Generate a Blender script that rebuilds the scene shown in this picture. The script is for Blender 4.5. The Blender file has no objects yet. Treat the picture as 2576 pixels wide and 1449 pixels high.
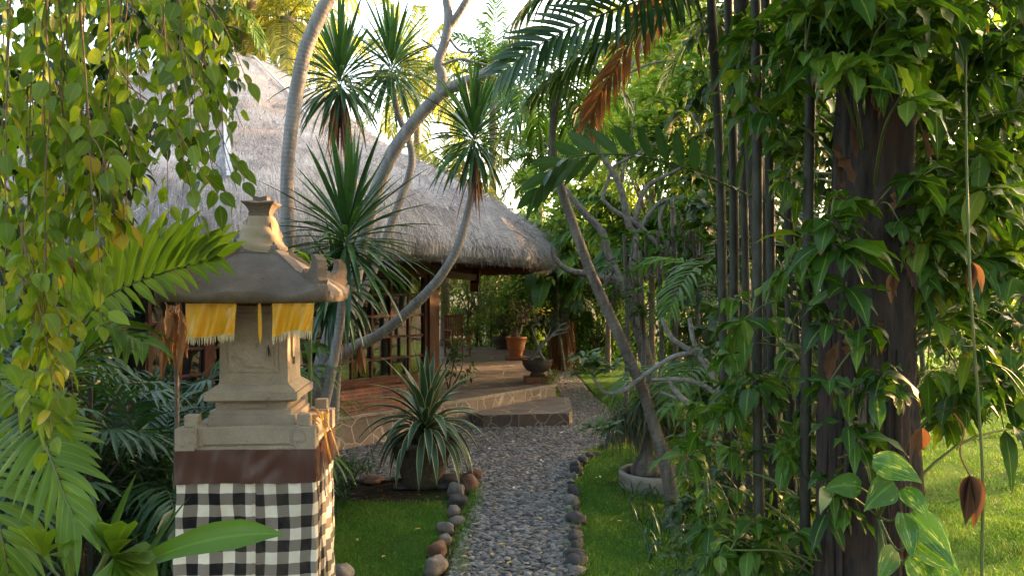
import bpy, math, random
import numpy as np
from mathutils import Vector
PI = math.pi
SC = bpy.context.scene
R = np.random.default_rng(7)
random.seed(7)
# ------------------------------------------------------------ camera, sky, sun, exposure
F, CX, CY, H = 1912.0, 1288.0, 724.5, 2.1
cam = bpy.data.cameras.new('camera'); camo = bpy.data.objects.new('camera', cam)
SC.collection.objects.link(camo); SC.camera = camo
camo.location = (0, 0, H); camo.rotation_euler = (PI/2, 0, 0)
cam.sensor_width = 36; cam.lens = F/2576*36; cam.clip_start = .05; cam.clip_end = 2000
SUN_AZ, SUN_EL = math.radians(62), math.radians(15)
w = bpy.data.worlds.new('World'); SC.world = w; w.use_nodes = True
nt = w.node_tree; bg = nt.nodes['Background']
sky = nt.nodes.new('ShaderNodeTexSky'); sky.sky_type = 'NISHITA'; sky.sun_disc = False
sky.sun_elevation = SUN_EL; sky.sun_rotation = SUN_AZ
sky.air_density = 1.0; sky.dust_density = 6.0; sky.ozone_density = 1.0
wb = nt.nodes.new('ShaderNodeMix'); wb.data_type = 'RGBA'; wb.blend_type = 'MULTIPLY'; wb.inputs[0].default_value = 1; wb.inputs[7].default_value = (1.06, 1.0, .88, 1)
nt.links.new(sky.outputs[0], wb.inputs[6]); nt.links.new(wb.outputs[2], bg.inputs[0]); bg.inputs[1].default_value = .15
sd = bpy.data.lights.new('sun', 'SUN'); so = bpy.data.objects.new('sun', sd); SC.collection.objects.link(so)
sd.energy = 1.7; sd.angle = math.radians(.6); sd.color = (1, .56, .24)
sv = Vector((math.sin(SUN_AZ)*math.cos(SUN_EL), math.cos(SUN_AZ)*math.cos(SUN_EL), math.sin(SUN_EL)))
so.rotation_euler = sv.to_track_quat('Z', 'Y').to_euler(); so.location = (20, 10, 20)
SC.view_settings.view_transform = 'Standard'; SC.view_settings.look = 'None'
SC.view_settings.exposure = 3.5; SC.view_settings.gamma = 1
SC.cycles.max_bounces = 8; SC.cycles.diffuse_bounces = 4; SC.cycles.transparent_max_bounces = 8
SC.cycles.sample_clamp_indirect = 6
try: SC.cycles.use_denoising = True
except Exception: pass

# ------------------------------------------------------------ coordinates
def W(u, v, d): return np.array([(u-CX)/F*d, d, H-(v-CY)/F*d])
def G(u, v, z=0.0):
    d = (H-z)*F/(v-CY); return np.array([(u-CX)/F*d, d, z])
def GP(l, z=0.0): return [G(u, v, z) for u, v in l]
def WP(l, d): return [W(p[0], p[1], p[2] if len(p) > 2 else d) for p in l]
def rnd(a, b, n=None): return R.uniform(a, b, n)
def nrm(a): return a/np.maximum(np.linalg.norm(a, axis=-1, keepdims=True), 1e-9)

# ------------------------------------------------------------ mesh collector
class MB:
    def __init__(s): s.V = []; s.A = []; s.F = []; s.n = 0
    def add(s, V, F, A=None, mat=0, smooth=True):
        V = np.asarray(V, float).reshape(-1, 3)
        if A is None: A = np.zeros((len(V), 3))
        s.V.append(V); s.A.append(np.asarray(A, float).reshape(-1, 3))
        if not isinstance(F, list) or (F and isinstance(F[0], np.ndarray) and F[0].ndim == 2): fs = F if isinstance(F, list) else [F]
        else:
            by = {}
            for f in F: by.setdefault(len(f), []).append(f)
            fs = [np.array(x) for x in by.values()]
        for f in fs: s.F.append((np.asarray(f, np.int64)+s.n, mat, smooth))
        s.n += len(V)
    def build(s, name, mats, parent=None):
        me = bpy.data.meshes.new(name)
        V = np.concatenate(s.V); A = np.concatenate(s.A)
        me.vertices.add(len(V)); me.vertices.foreach_set('co', V.ravel())
        li = np.concatenate([f.ravel() for f, m, sm in s.F])
        cnt = np.concatenate([np.full(len(f), f.shape[1]) for f, m, sm in s.F])
        mi = np.concatenate([np.full(len(f), m) for f, m, sm in s.F])
        sm = np.concatenate([np.full(len(f), sm) for f, m, sm in s.F])
        st = np.concatenate([[0], np.cumsum(cnt)[:-1]])
        me.loops.add(len(li)); me.loops.foreach_set('vertex_index', li.astype(np.int32))
        me.polygons.add(len(cnt)); me.polygons.foreach_set('loop_start', st.astype(np.int32))
        me.polygons.foreach_set('loop_total', cnt.astype(np.int32))
        me.polygons.foreach_set('material_index', mi.astype(np.int32))
        me.polygons.foreach_set('use_smooth', sm.astype(bool))
        at = me.attributes.new('leaf', 'FLOAT_VECTOR', 'POINT'); at.data.foreach_set('vector', A.ravel())
        me.update(calc_edges=True)
        for m in (mats if isinstance(mats, (list, tuple)) else [mats]): me.materials.append(m)
        o = bpy.data.objects.new(name, me); SC.collection.objects.link(o)
        if parent is not None: o.parent = parent
        return o
def empty(name, loc, label, cat, group=None, rz=0):
    o = bpy.data.objects.new(name, None); SC.collection.objects.link(o)
    o.location = loc; o.rotation_euler = (0, 0, rz); o.empty_display_size = .1
    o['label'] = label; o['category'] = cat
    if group: o['group'] = group
    return o
def tag(o, label, cat, group=None):
    o['label'] = label; o['category'] = cat
    if group: o['group'] = group
    return o
class Thing:
    """an Empty at base whose parts are built in world coordinates"""
    def __init__(s, name, base, label, cat, group=None):
        s.b = np.array(base, float); s.o = empty(name, tuple(base), label, cat, group)
    def part(s, mb, name, mats, parent=None, label=None):
        for i in range(len(mb.V)): mb.V[i] = mb.V[i]-s.b
        o = mb.build(name, mats, parent or s.o)
        if label: o['label'] = label
        return o
def struct(o): o['kind'] = 'structure'; return o
def stuff(o): o['kind'] = 'stuff'; return o
def single(mb, name, mats, label, cat, group=None):
    """a one-mesh thing with its origin at its base"""
    V = np.concatenate(mb.V); b = np.array([V[:, 0].mean(), V[:, 1].mean(), V[:, 2].min()])
    for i in range(len(mb.V)): mb.V[i] = mb.V[i]-b
    o = mb.build(name, mats); o.location = tuple(b)
    return tag(o, label, cat, group)

# ------------------------------------------------------------ shapes
def box(mb, c, s, rz=0, mat=0, taper=1.0, A=None, bev=0.0):
    x, y, z = [k/2 for k in s]; c = np.array(c, float)
    if bev > 0:
        b = bev; pts = []; lv = [(-z, b), (-z+b, 0), (z-b, 0), (z, b)]
        for zz, ins in lv:
            t = taper if zz > 0 else 1
            X, Y = x*t, y*t
            ring = [(-X+ins, -Y+ins*0+b), (-X+b, -Y+ins), (X-b, -Y+ins), (X-ins, -Y+b), (X-ins, Y-b), (X-b, Y-ins), (-X+b, Y-ins), (-X+ins, Y-b)]
            pts += [(p[0], p[1], zz) for p in ring]
        V = np.array(pts); Fq = []
        for i in range(3):
            for j in range(8): Fq.append([i*8+j, i*8+(j+1) % 8, (i+1)*8+(j+1) % 8, (i+1)*8+j])
        Fs = [np.array(Fq), np.array([list(range(7, -1, -1)), list(range(24, 32))])]
    else:
        V = np.array([(-x, -y, -z), (x, -y, -z), (x, y, -z), (-x, y, -z), (-x*taper, -y*taper, z), (x*taper, -y*taper, z), (x*taper, y*taper, z), (-x*taper, y*taper, z)])
        Fs = [np.array([(0, 3, 2, 1), (4, 5, 6, 7), (0, 1, 5, 4), (1, 2, 6, 5), (2, 3, 7, 6), (3, 0, 4, 7)])]
    if rz:
        ca, sa = math.cos(rz), math.sin(rz)
        V = np.stack([V[:, 0]*ca-V[:, 1]*sa, V[:, 0]*sa+V[:, 1]*ca, V[:, 2]], 1)
    AA = np.zeros((len(V), 3))
    if A is not None: AA[:] = A
    mb.add(V+c, Fs, AA, mat, False)
def beam(mb, p, q, w, h, mat=0, tint=0):
    """a bar from p to q, w wide (horizontal), h deep"""
    p, q = np.array(p, float), np.array(q, float); t = nrm(q-p)
    s = np.cross(t, [0, 0, 1.]); s = nrm(s) if np.linalg.norm(s) > 1e-3 else np.array([1., 0, 0]); n = np.cross(s, t)
    V = [a+s*w/2*i+n*h/2*j for a in (p, q) for i, j in ((-1, -1), (1, -1), (1, 1), (-1, 1))]
    A = np.zeros((8, 3)); A[:, 2] = tint
    mb.add(V, np.array([(0, 1, 2, 3), (7, 6, 5, 4), (0, 4, 5, 1), (1, 5, 6, 2), (2, 6, 7, 3), (3, 7, 4, 0)]), A, mat, False)
def smooth_path(pts, k=5):
    P = np.array(pts, float)
    if len(P) < 3: return P
    Q = np.vstack([2*P[0]-P[1], P, 2*P[-1]-P[-2]]); out = []
    for i in range(1, len(Q)-2):
        p0, p1, p2, p3 = Q[i-1], Q[i], Q[i+1], Q[i+2]
        for j in range(k):
            t = j/k; out.append(.5*((2*p1)+(-p0+p2)*t+(2*p0-5*p1+4*p2-p3)*t*t+(-p0+3*p1-3*p2+p3)*t**3))
    out.append(P[-1]); return np.array(out)
def tube(mb, pts, r, sides=8, mat=0, rough=0.0, sm=5, tint=None, ridge=0, rings=0):
    P = smooth_path(pts, sm) if sm else np.array(pts, float)
    n = len(P); r = np.interp(np.linspace(0, 1, n), np.linspace(0, 1, len(np.atleast_1d(r))), np.atleast_1d(r))
    T = nrm(np.gradient(P, axis=0)); S = np.zeros((n, 3))
    a = np.cross(T[0], [0.3, .1, 1.]); a = a if np.linalg.norm(a) > .1 else np.cross(T[0], [1., 0, 0]); S[0] = nrm(a)
    for i in range(1, n): s = S[i-1]-T[i]*np.dot(S[i-1], T[i]); S[i] = nrm(s)
    B = np.cross(T, S); L = np.concatenate([[0], np.cumsum(np.linalg.norm(np.diff(P, axis=0), axis=1))])
    an = np.linspace(0, 2*PI, sides, endpoint=False)
    rr = r[:, None]*(1+rough*R.standard_normal((n, sides))*.5)
    if ridge: rr = rr*(1+ridge*(np.sin(an*5+L[:, None]*1.3)*.5+np.sin(an*9+1.7-L[:, None]*2.1)*.35+np.sin(an*17+L[:, None]*.8)*.25))
    V = P[:, None]+rr[..., None]*(np.cos(an)[None, :, None]*S[:, None]+np.sin(an)[None, :, None]*B[:, None])
    A = np.zeros((n, sides, 3)); A[..., 0] = L[:, None]; A[..., 1] = an[None]/(2*PI); A[..., 2] = rnd(0, 1) if tint is None else tint
    i = np.arange(n-1)[:, None]; j = np.arange(sides)[None]
    q = np.stack([i*sides+j, i*sides+(j+1) % sides, (i+1)*sides+(j+1) % sides, (i+1)*sides+j], -1).reshape(-1, 4)
    mb.add(V, [q], A, mat, True)
    mb.add(V[-1], [np.array([list(range(sides))])], A[-1], mat, True)
def lathe(mb, c, prof, sides=28, mat=0, tint=0.5, wob=0.0, sx=1, sy=1):
    c = np.array(c, float); an = np.linspace(0, 2*PI, sides, endpoint=False); V = []; A = []
    for k, (rr, z) in enumerate(prof):
        q = rr*(1+wob*np.sin(an*3+k))
        V.append(np.stack([q*np.cos(an)*sx, q*np.sin(an)*sy, np.full(sides, z)], 1)); A.append(np.stack([np.full(sides, z), an, np.full(sides, tint)], 1))
    n = len(prof); i = np.arange(n-1)[:, None]; j = np.arange(sides)[None]
    q = np.stack([i*sides+j, i*sides+(j+1) % sides, (i+1)*sides+(j+1) % sides, (i+1)*sides+j], -1).reshape(-1, 4)
    mb.add(np.concatenate(V)+c, [q], np.concatenate(A), mat, True)
def inset_poly(mb, pts, z0, z1, mat_top=0, mat_side=1):
    """prism over a polygon; side faces carry (run, height) for wall textures"""
    n = len(pts); P = np.array([(p[0], p[1]) for p in pts])
    top = np.column_stack([P, np.full(n, z1)])
    mb.add(top, [np.array([list(range(n))])], top, mat_top, False)
    s = 0
    for i in range(n):
        a, b = P[i], P[(i+1) % n]; l = np.linalg.norm(b-a)
        mb.add([(a[0], a[1], z0), (b[0], b[1], z0), (b[0], b[1], z1), (a[0], a[1], z1)], np.array([[0, 1, 2, 3]]), [(s, z0, 0), (s+l, z0, 0), (s+l, z1, 0), (s, z1, 0)], mat_side, False); s += l
PROF = {
 'ovate': [.05, .66, .93, 1, .95, .8, .55, .22, .01],
 'heart': [.45, .95, 1, .86, .6, .28, .01],
 'lance': [.06, .5, .85, 1, .85, .5, .01],
 'blade': [.45, .85, 1, .9, .7, .4, .01],
 'strap': [.7, .85, .95, 1, .95, .7, .01],
 'paddle': [.1, .65, .95, 1, .9, .6, .03],
 'agave': [.9, .62, .82, 1, .85, .45, .01],
 'spoon': [.3, .4, .5, .68, .95, .9, .02],
 'fish': [.05, .2, .45, .7, .9, 1, .55],
}
def ribbons(mb, P, D, L, Wd, prof='lance', n=4, droop=.3, fold=.25, side=None, roll=0.0, tint=None, mat=0, wavy=0.0):
    P = np.asarray(P, float).reshape(-1, 3); N = len(P); D = nrm(np.broadcast_to(np.asarray(D, float), (N, 3)).copy())
    L = np.broadcast_to(np.asarray(L, float), (N,)); Wd = np.broadcast_to(np.asarray(Wd, float), (N,))
    droop = np.broadcast_to(np.asarray(droop, float), (N,)); roll = np.broadcast_to(np.asarray(roll, float), (N,))
    if side is None:
        S = np.cross(D, [0, 0, 1.]); bad = np.linalg.norm(S, axis=1) < .12
        S[bad] = np.column_stack([rnd(-1, 1, bad.sum()), rnd(-1, 1, bad.sum()), np.zeros(bad.sum())])
    else: S = np.broadcast_to(np.asarray(side, float), (N, 3)).copy()
    S = nrm(S-D*(S*D).sum(1, keepdims=True)); U = np.cross(S, D)
    S = S*np.cos(roll)[:, None]+U*np.sin(roll)[:, None]
    if tint is None: tint = rnd(0, 1, N)
    tint = np.broadcast_to(np.asarray(tint, float), (N,))
    ws = np.interp(np.linspace(0, 1, n+1), np.linspace(0, 1, len(PROF[prof])), PROF[prof])
    flat = fold is None; k = 2 if flat else 3
    V = np.zeros((N, n+1, k, 3)); A = np.zeros((N, n+1, k, 3)); A[..., 2] = tint[:, None, None]
    pos = P.copy(); d = D.copy(); g = np.array([0, 0, -1.]); ph = rnd(0, 6, N)
    for i in range(n+1):
        S2 = nrm(S-d*(S*d).sum(1, keepdims=True)); Nn = np.cross(S2, d); wv = (Wd*ws[i]/2)[:, None]
        A[:, i, :, 0] = i/n
        if flat: V[:, i, 0] = pos-S2*wv; V[:, i, 1] = pos+S2*wv; A[:, i, 0, 1] = -1; A[:, i, 1, 1] = 1
        else:
            wz = (wavy*np.sin(i*2.4+ph))[:, None] if wavy else 0
            V[:, i, 0] = pos-S2*wv+Nn*wv*(fold+wz); V[:, i, 1] = pos; V[:, i, 2] = pos+S2*wv+Nn*wv*(fold-wz)
            A[:, i, 0, 1] = -1; A[:, i, 2, 1] = 1
        pos = pos+d*(L/n)[:, None]; d = nrm(d+g*(droop/n*2)[:, None])
    b = np.arange(N)[:, None, None]*((n+1)*k); i = np.arange(n)[None, :, None]*k; j = np.arange(k-1)[None, None]
    q = np.stack([b+i+j, b+i+j+1, b+i+k+j+1, b+i+k+j], -1).reshape(-1, 4)
    mb.add(V, [q], A, mat, not flat)
def frond(mb, pts, ll, lw, nl=30, ang=(70, 30), droop=.5, lift=.1, t0=.12, mat=0, matr=1, prof='blade', n=3, fold=.3, tint=None, rr=.008, side=None, jit=.12, sides=(-1, 1), base=.35):
    P = smooth_path(pts, 6); n0 = len(P); s = np.concatenate([[0], np.cumsum(np.linalg.norm(np.diff(P, axis=0), axis=1))]); s /= s[-1]
    tube(mb, P, [rr, rr*.3], 5, matr, sm=0, tint=.5)
    T = nrm(np.gradient(P, axis=0)); t = np.linspace(t0, .99, nl)
    Q = np.column_stack([np.interp(t, s, P[:, k]) for k in range(3)]); TT = nrm(np.column_stack([np.interp(t, s, T[:, k]) for k in range(3)]))
    S = np.cross(TT, [0, 0, 1.]) if side is None else np.broadcast_to(np.array(side, float), TT.shape)
    S = nrm(S-TT*(S*TT).sum(1, keepdims=True)); U = np.cross(S, TT); a = np.radians(np.interp(t, [0, 1], ang))
    lp = base+(1-base)*np.sin(PI*np.clip(t*.86+.12, 0, 1))**.7
    for sg in sides:
        aa = (a+rnd(-jit, jit, nl))[:, None]
        D = TT*np.cos(aa)+sg*S*np.sin(aa)+U*(lift+rnd(-jit, jit, nl)[:, None])
        tt = (rnd(.2, .8, nl) if tint is None else np.clip(tint+rnd(-.12, .12, nl), 0, 1))
        ribbons(mb, Q, D, ll*lp*rnd(.88, 1.08, nl), lw*rnd(.85, 1.1, nl), prof, n, droop*rnd(.7, 1.3, nl), fold, side=-sg*TT, roll=rnd(-.35, .35, nl), tint=tt, mat=mat)
def arc(p, az, el, L, droop, n=8):
    d = np.array([math.cos(el)*math.cos(az), math.cos(el)*math.sin(az), math.sin(el)]); p = np.array(p, float); out = [p]
    for i in range(n): p = p+d*L/n; out.append(p); d = nrm(d+np.array([0, 0, -droop/n*1.6*(.4+1.2*i/n)]))
    return out
def palm_crown(mb, c, nf, L, ll, lw, nl=28, els=(75, -25), droop=1.1, ldroop=.7, az0=0, tint=None, n=2, rr=.014, fold=.3, lift=.1):
    for i in range(nf):
        az = az0+i*2.4+rnd(-.2, .2); f = i/max(nf-1, 1); el = math.radians(els[0]+(els[1]-els[0])*f+rnd(-8, 8))
        frond(mb, arc(c, az, el, L*rnd(.85, 1.1), droop*rnd(.8, 1.2)), ll, lw, nl, droop=ldroop, n=n, rr=rr, tint=tint, fold=fold, lift=lift)
def fan(mb, p, D, L, wd, nf=9, spread=150, up=(0, 0, 1), tint=.4, droop=.3, mat=0, prof='lance', n=3):
    """a fan (rhapis) leaf: fingers from one point"""
    D = nrm(np.array(D, float)); S = np.cross(D, up); S = nrm(S if np.linalg.norm(S) > .05 else np.array([1., 0, 0]))
    a = np.radians(np.linspace(-spread/2, spread/2, nf)+rnd(-4, 4, nf))[:, None]
    ribbons(mb, np.repeat([p], nf, 0), D*np.cos(a)+S*np.sin(a), L*(1-.25*np.abs(a[:, 0]))*rnd(.9, 1.1, nf), wd, prof, n, droop, .35, tint=np.clip(tint+rnd(-.1, .1, nf), 0, 1), mat=mat)
def clump_leaves(mb, c, rad, N, l, wd, prof='ovate', nclump=30, spread=.25, n=2, down=.4, tint=(.1, .9), fold=.3, shell=.55, twig=None):
    """leaves gathered in clumps spread through an ellipsoid, uneven, with gaps"""
    c = np.array(c, float); rad = np.array(rad, float)
    K = nrm(R.standard_normal((nclump, 3)))*(rnd(shell, 1, nclump)**.6)[:, None]; kt = rnd(*tint, nclump); kr = rnd(.6, 1.3, nclump)
    k = R.integers(0, nclump, N); off = R.standard_normal((N, 3))*.5*spread*kr[k][:, None]
    P = c+(K[k]+off)*rad
    D = nrm(K[k]*.5+off*1.2+R.standard_normal((N, 3))*.5+np.array([0, 0, -down]))
    ribbons(mb, P, D, l*rnd(.65, 1.2, N), wd*rnd(.7, 1.15, N), prof, n, .35, fold, roll=rnd(-.7, .7, N), tint=np.clip(kt[k]+rnd(-.15, .15, N), 0, 1))
    if twig is not None:
        for q in K[:14]: tube(twig, [c-[0, 0, rad[2]*.7], c+q*rad*.45, c+q*rad*.9], [.018*rad[2], .006*rad[2]], 4, sm=2)
def in_poly(x, y, poly):
    P = np.array([(p[0], p[1]) for p in poly]); ins = np.zeros(len(x), bool); j = len(P)-1
    for i in range(len(P)):
        xi, yi, xj, yj = P[i, 0], P[i, 1], P[j, 0], P[j, 1]
        c = ((yi > y) != (yj > y)) & (x < (xj-xi)*(y-yi)/(yj-yi+1e-12)+xi); ins ^= c; j = i
    return ins

# ------------------------------------------------------------ materials
def newmat(name):
    m = bpy.data.materials.new(name); m.use_nodes = True; nt = m.node_tree; nt.nodes.clear()
    out = nt.nodes.new('ShaderNodeOutputMaterial'); return m, nt, out
class NT:
    def __init__(s, name): s.m, s.t, s.out = newmat(name)
    def n(s, ty, **kw):
        nd = s.t.nodes.new('ShaderNode'+ty)
        for k, v in kw.items():
            if k.startswith('i_'):
                key = k[2:]; nd.inputs[int(key) if key.isdigit() else key.replace('_', ' ')].default_value = v
            else: setattr(nd, k, v)
        return nd
    def l(s, a, b): s.t.links.new(a, b)
    def ramp(s, fac, stops, interp='LINEAR'):
        nd = s.n('ValToRGB'); cr = nd.color_ramp; cr.interpolation = interp
        while len(cr.elements) < len(stops): cr.elements.new(.5)
        for e, (p, c) in zip(cr.elements, stops): e.position = p; e.color = (*c, 1) if len(c) == 3 else c
        s.l(fac, nd.inputs[0]); return nd.outputs[0]
    def mix(s, fac, a, b, mode='MIX'):
        nd = s.n('Mix', data_type='RGBA', blend_type=mode)
        for sock, val in ((nd.inputs[0], fac), (nd.inputs[6], a), (nd.inputs[7], b)):
            if isinstance(val, (int, float)): sock.default_value = val
            elif isinstance(val, tuple): sock.default_value = (*val, 1)
            else: s.l(val, sock)
        return nd.outputs[2]
    def math(s, op, a, b=0.0, c=None):
        nd = s.n('Math', operation=op)
        for i, x in enumerate((a, b) if c is None else (a, b, c)):
            if isinstance(x, (int, float)): nd.inputs[i].default_value = x
            else: s.l(x, nd.inputs[i])
        return nd.outputs[0]
    def attr(s):
        a = s.n('Attribute', attribute_name='leaf'); sp = s.n('SeparateXYZ'); s.l(a.outputs['Vector'], sp.inputs[0]); s.av = a.outputs['Vector']; return sp.outputs
    def noise(s, scale, detail=3, rough=.5, vec=None, dist=0.0):
        nd = s.n('TexNoise'); nd.inputs['Scale'].default_value = scale; nd.inputs['Detail'].default_value = detail; nd.inputs['Roughness'].default_value = rough; nd.inputs['Distortion'].default_value = dist
        if vec is None: vec = s.obj()
        s.l(vec, nd.inputs['Vector']); return nd.outputs[0]
    def obj(s):
        if not hasattr(s, '_o'): s._o = s.n('TexCoord').outputs['Object']
        return s._o
    def bump(s, h, strength=.3, dist=.01):
        b = s.n('Bump'); b.inputs['Strength'].default_value = strength; b.inputs['Distance'].default_value = dist; s.l(h, b.inputs['Height']); return b.outputs[0]
    def bsdf(s, col, rough=.6, bump=None, metal=0, spec=.5, sheen=0):
        b = s.n('BsdfPrincipled'); b.inputs['Roughness'].default_value = rough if isinstance(rough, (int, float)) else .5
        if not isinstance(rough, (int, float)): s.l(rough, b.inputs['Roughness'])
        b.inputs['Metallic'].default_value = metal; b.inputs['Specular IOR Level'].default_value = spec
        if sheen: b.inputs['Sheen Weight'].default_value = sheen
        if isinstance(col, tuple): b.inputs['Base Color'].default_value = (*col, 1)
        else: s.l(col, b.inputs['Base Color'])
        if bump is not None: s.l(bump, b.inputs['Normal'])
        return b.outputs[0]
    def done(s, sh): s.l(sh, s.out.inputs[0]); return s.m
def leafmat(name, cols, rough=.38, trans=.35, rib=.5, brown=0.0, margin=None, tcol=(1.3, 1.35, .55), varieg=None, brcol=(.16, .07, .025)):
    t = NT(name); x, y, z = t.attr()
    st = [(i/(len(cols)-1), c) for i, c in enumerate(cols)]
    c = t.ramp(z, st)
    nz = t.noise(9, 2); c = t.mix(.35, c, t.ramp(nz, [(.3, (.35, .35, .35)), (.7, (1, 1, 1))]), 'MULTIPLY')
    ay = t.math('ABSOLUTE', y)
    if varieg is not None:
        mpv = t.n('Mapping'); mpv.inputs['Scale'].default_value = (1.4, 3.2, 9); mpv.inputs['Rotation'].default_value = (0, 0, .7); t.l(t.av, mpv.inputs[0]); v2 = t.noise(1.6, 4, .65, mpv.outputs[0], .8); c = t.mix(t.ramp(t.math('ADD', v2, t.math('MULTIPLY', z, .10)), [(.645, (0, 0, 0)), (.70, (1, 1, 1))]), c, varieg)
    if rib:
        f = t.math('MULTIPLY', t.math('LESS_THAN', ay, .09), rib*.6); c = t.mix(f, c, tuple(min(1, k*1.9+.02) for k in cols[-1]))
    if margin is not None:
        f = t.ramp(ay, [(.80, (0, 0, 0)), (.87, (1, 1, 1))]); c = t.mix(f, c, margin)
    if brown:
        f = t.math('MULTIPLY', t.math('GREATER_THAN', t.math('ADD', x, t.math('MULTIPLY', t.noise(5, 2), .8)), 1.42-brown), .85)
        c = t.mix(f, c, brcol)
    bp = t.bump(t.noise(60, 2), .12, .003)
    p = t.bsdf(c, t.ramp(t.noise(13, 2), [(.3, (rough*.85,)*3), (.7, (min(1, rough*1.5),)*3)]), bp, spec=.38)
    tr = t.n('BsdfTranslucent'); t.l(t.mix(1.0, c, tcol, 'MULTIPLY'), tr.inputs[0])
    mx = t.n('MixShader'); mx.inputs[0].default_value = trans; t.l(p, mx.inputs[1]); t.l(tr.outputs[0], mx.inputs[2])
    return t.done(mx.outputs[0])
def barkmat(name, a, b, scale=12, rings=0, bump=.6, patch=None, stretch=(1, 1, .25), rough=.85):
    t = NT(name); x, y, z = t.attr(); mp = t.n('Mapping'); mp.inputs['Scale'].default_value = stretch; t.l(t.obj(), mp.inputs[0])
    nz = t.noise(scale, 6, .65, mp.outputs[0], .6); c = t.ramp(nz, [(.3, a), (.68, b)])
    h = nz
    if rings:
        s = t.math('SINE', t.math('ADD', t.math('MULTIPLY', x, rings), t.math('MULTIPLY', t.noise(6, 2), 2.5))); rg = t.ramp(s, [(.35, (1, 1, 1)), (.95, (.76, .74, .72))]); c = t.mix(t.ramp(t.noise(3, 2), [(.4, (0, 0, 0)), (.65, (.8, .8, .8))]), c, rg, 'MULTIPLY'); h = t.math('ADD', nz, t.math('MULTIPLY', s, -.07))
    if patch is not None: c = t.mix(t.ramp(t.noise(4.5, 4, .6), [(.5, (0, 0, 0)), (.66, (1, 1, 1))]), c, patch)
    return t.done(t.bsdf(c, rough, t.bump(h, bump, .02), spec=.2))
def plainmat(name, a, b, scale=8, rough=.8, bump=.3, dist=.01, detail=5, spec=.3, stretch=None, stain=None):
    t = NT(name); vec = None
    if stretch: mp = t.n('Mapping'); mp.inputs['Scale'].default_value = stretch; t.l(t.obj(), mp.inputs[0]); vec = mp.outputs[0]
    nz = t.noise(scale, detail, .62, vec); c = t.ramp(nz, [(.3, a), (.7, b)])
    if stain is not None: c = t.mix(t.ramp(t.noise(3.1, 5, .65), [(.48, (0, 0, 0)), (.68, (1, 1, 1))]), c, stain)
    return t.done(t.bsdf(c, rough, t.bump(t.math('ADD', nz, t.math('MULTIPLY', t.noise(scale*7, 2), .4)), bump, dist), spec=spec))
M = {}
M['fig'] = leafmat('fig_leaf', [(.04, .085, .010), (.11, .19, .012), (.21, .30, .016), (.48, .36, .02)], .36, .55, .14, brown=.03)  # yellow end of the ramp also carries the golden sunlight tint
M['figshade'] = leafmat('fig_leaf_shaded', [(.010, .026, .006), (.022, .05, .008), (.04, .08, .01)], .45, .25, .2)  # fig leaf darkened in colour to stand in for deep shade
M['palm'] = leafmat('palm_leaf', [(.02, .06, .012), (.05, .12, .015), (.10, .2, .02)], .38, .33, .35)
M['palmpale'] = leafmat('palm_leaf_light', [(.05, .115, .012), (.105, .19, .014), (.18, .27, .02)], .45, .4, .35)  # paler, yellower palm leaf for the lower-left plants
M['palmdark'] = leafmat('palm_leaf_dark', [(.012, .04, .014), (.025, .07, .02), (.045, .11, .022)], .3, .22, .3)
M['palmsun'] = leafmat('palm_leaf_sunlit', [(.10, .15, .04), (.23, .26, .06), (.46, .38, .09)], .5, .5, .2)  # palm leaf with golden low sun put into its colour
M['drac'] = leafmat('dracaena_leaf', [(.018, .055, .022), (.03, .085, .03), (.055, .13, .035)], .3, .2, .25)
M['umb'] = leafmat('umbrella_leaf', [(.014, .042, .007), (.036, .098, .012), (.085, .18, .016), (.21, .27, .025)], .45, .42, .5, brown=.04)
M['umbshade'] = leafmat('umbrella_leaf_shaded', [(.012, .035, .01), (.028, .07, .012), (.045, .1, .014)], .35, .28, .3)  # umbrella leaf with the shade behind the front foliage put into its colour
M['bush'] = leafmat('bush_leaf', [(.02, .055, .012), (.05, .12, .018), (.10, .19, .03)], .4, .35, 0)
M['bright'] = leafmat('bright_leaf', [(.07, .14, .02), (.17, .27, .04), (.34, .40, .08)], .4, .5, 0)  # light leaf colour, raised to imitate sunlit background foliage
M['banana'] = leafmat('banana_leaf', [(.03, .08, .02), (.06, .14, .03), (.10, .2, .04)], .35, .35, .6, brown=.03)
M['agave'] = leafmat('agave_leaf', [(.03, .075, .045), (.045, .10, .055), (.06, .12, .06)], .35, .08, 0, margin=(.42, .42, .2))
M['pothos'] = leafmat('pothos_leaf', [(.035, .11, .016), (.07, .18, .022)], .25, .35, .5, varieg=(.34, .42, .10))
M['grass'] = leafmat('grass_blade', [(.05, .13, .012), (.09, .21, .02), (.15, .28, .03), (.30, .26, .08)], .5, .35, 0)
M['ponytail'] = leafmat('ponytail_leaf', [(.03, .06, .03), (.07, .10, .04), (.22, .15, .05)], .45, .25, 0)
M['dead'] = leafmat('dead_leaf', [(.10, .045, .02), (.2, .09, .035), (.32, .17, .07)], .7, .3, .2, tcol=(1.2, 1, .7))
M['deaddark'] = leafmat('withered_leaf', [(.05, .022, .012), (.11, .05, .022), (.18, .09, .04)], .8, .2, .2, tcol=(1.2, 1, .7))
M['straw'] = leafmat('straw', [(.10, .097, .10), (.36, .35, .352), (.74, .72, .71)], .7, .1, 0, tcol=(1, 1, 1))
M['stem'] = plainmat('green_stem', (.06, .10, .025), (.12, .13, .04), 20, .5, .1)
M['twig'] = plainmat('twig_bark', (.11, .07, .035), (.22, .15, .08), 25, .8, .3)
M['greybark'] = barkmat('grey_bark', (.14, .125, .115), (.27, .245, .225), 14, 150, .5)
M['brownbark'] = barkmat('brown_bark', (.06, .05, .042), (.19, .16, .135), 12, 150, .7)
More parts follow.
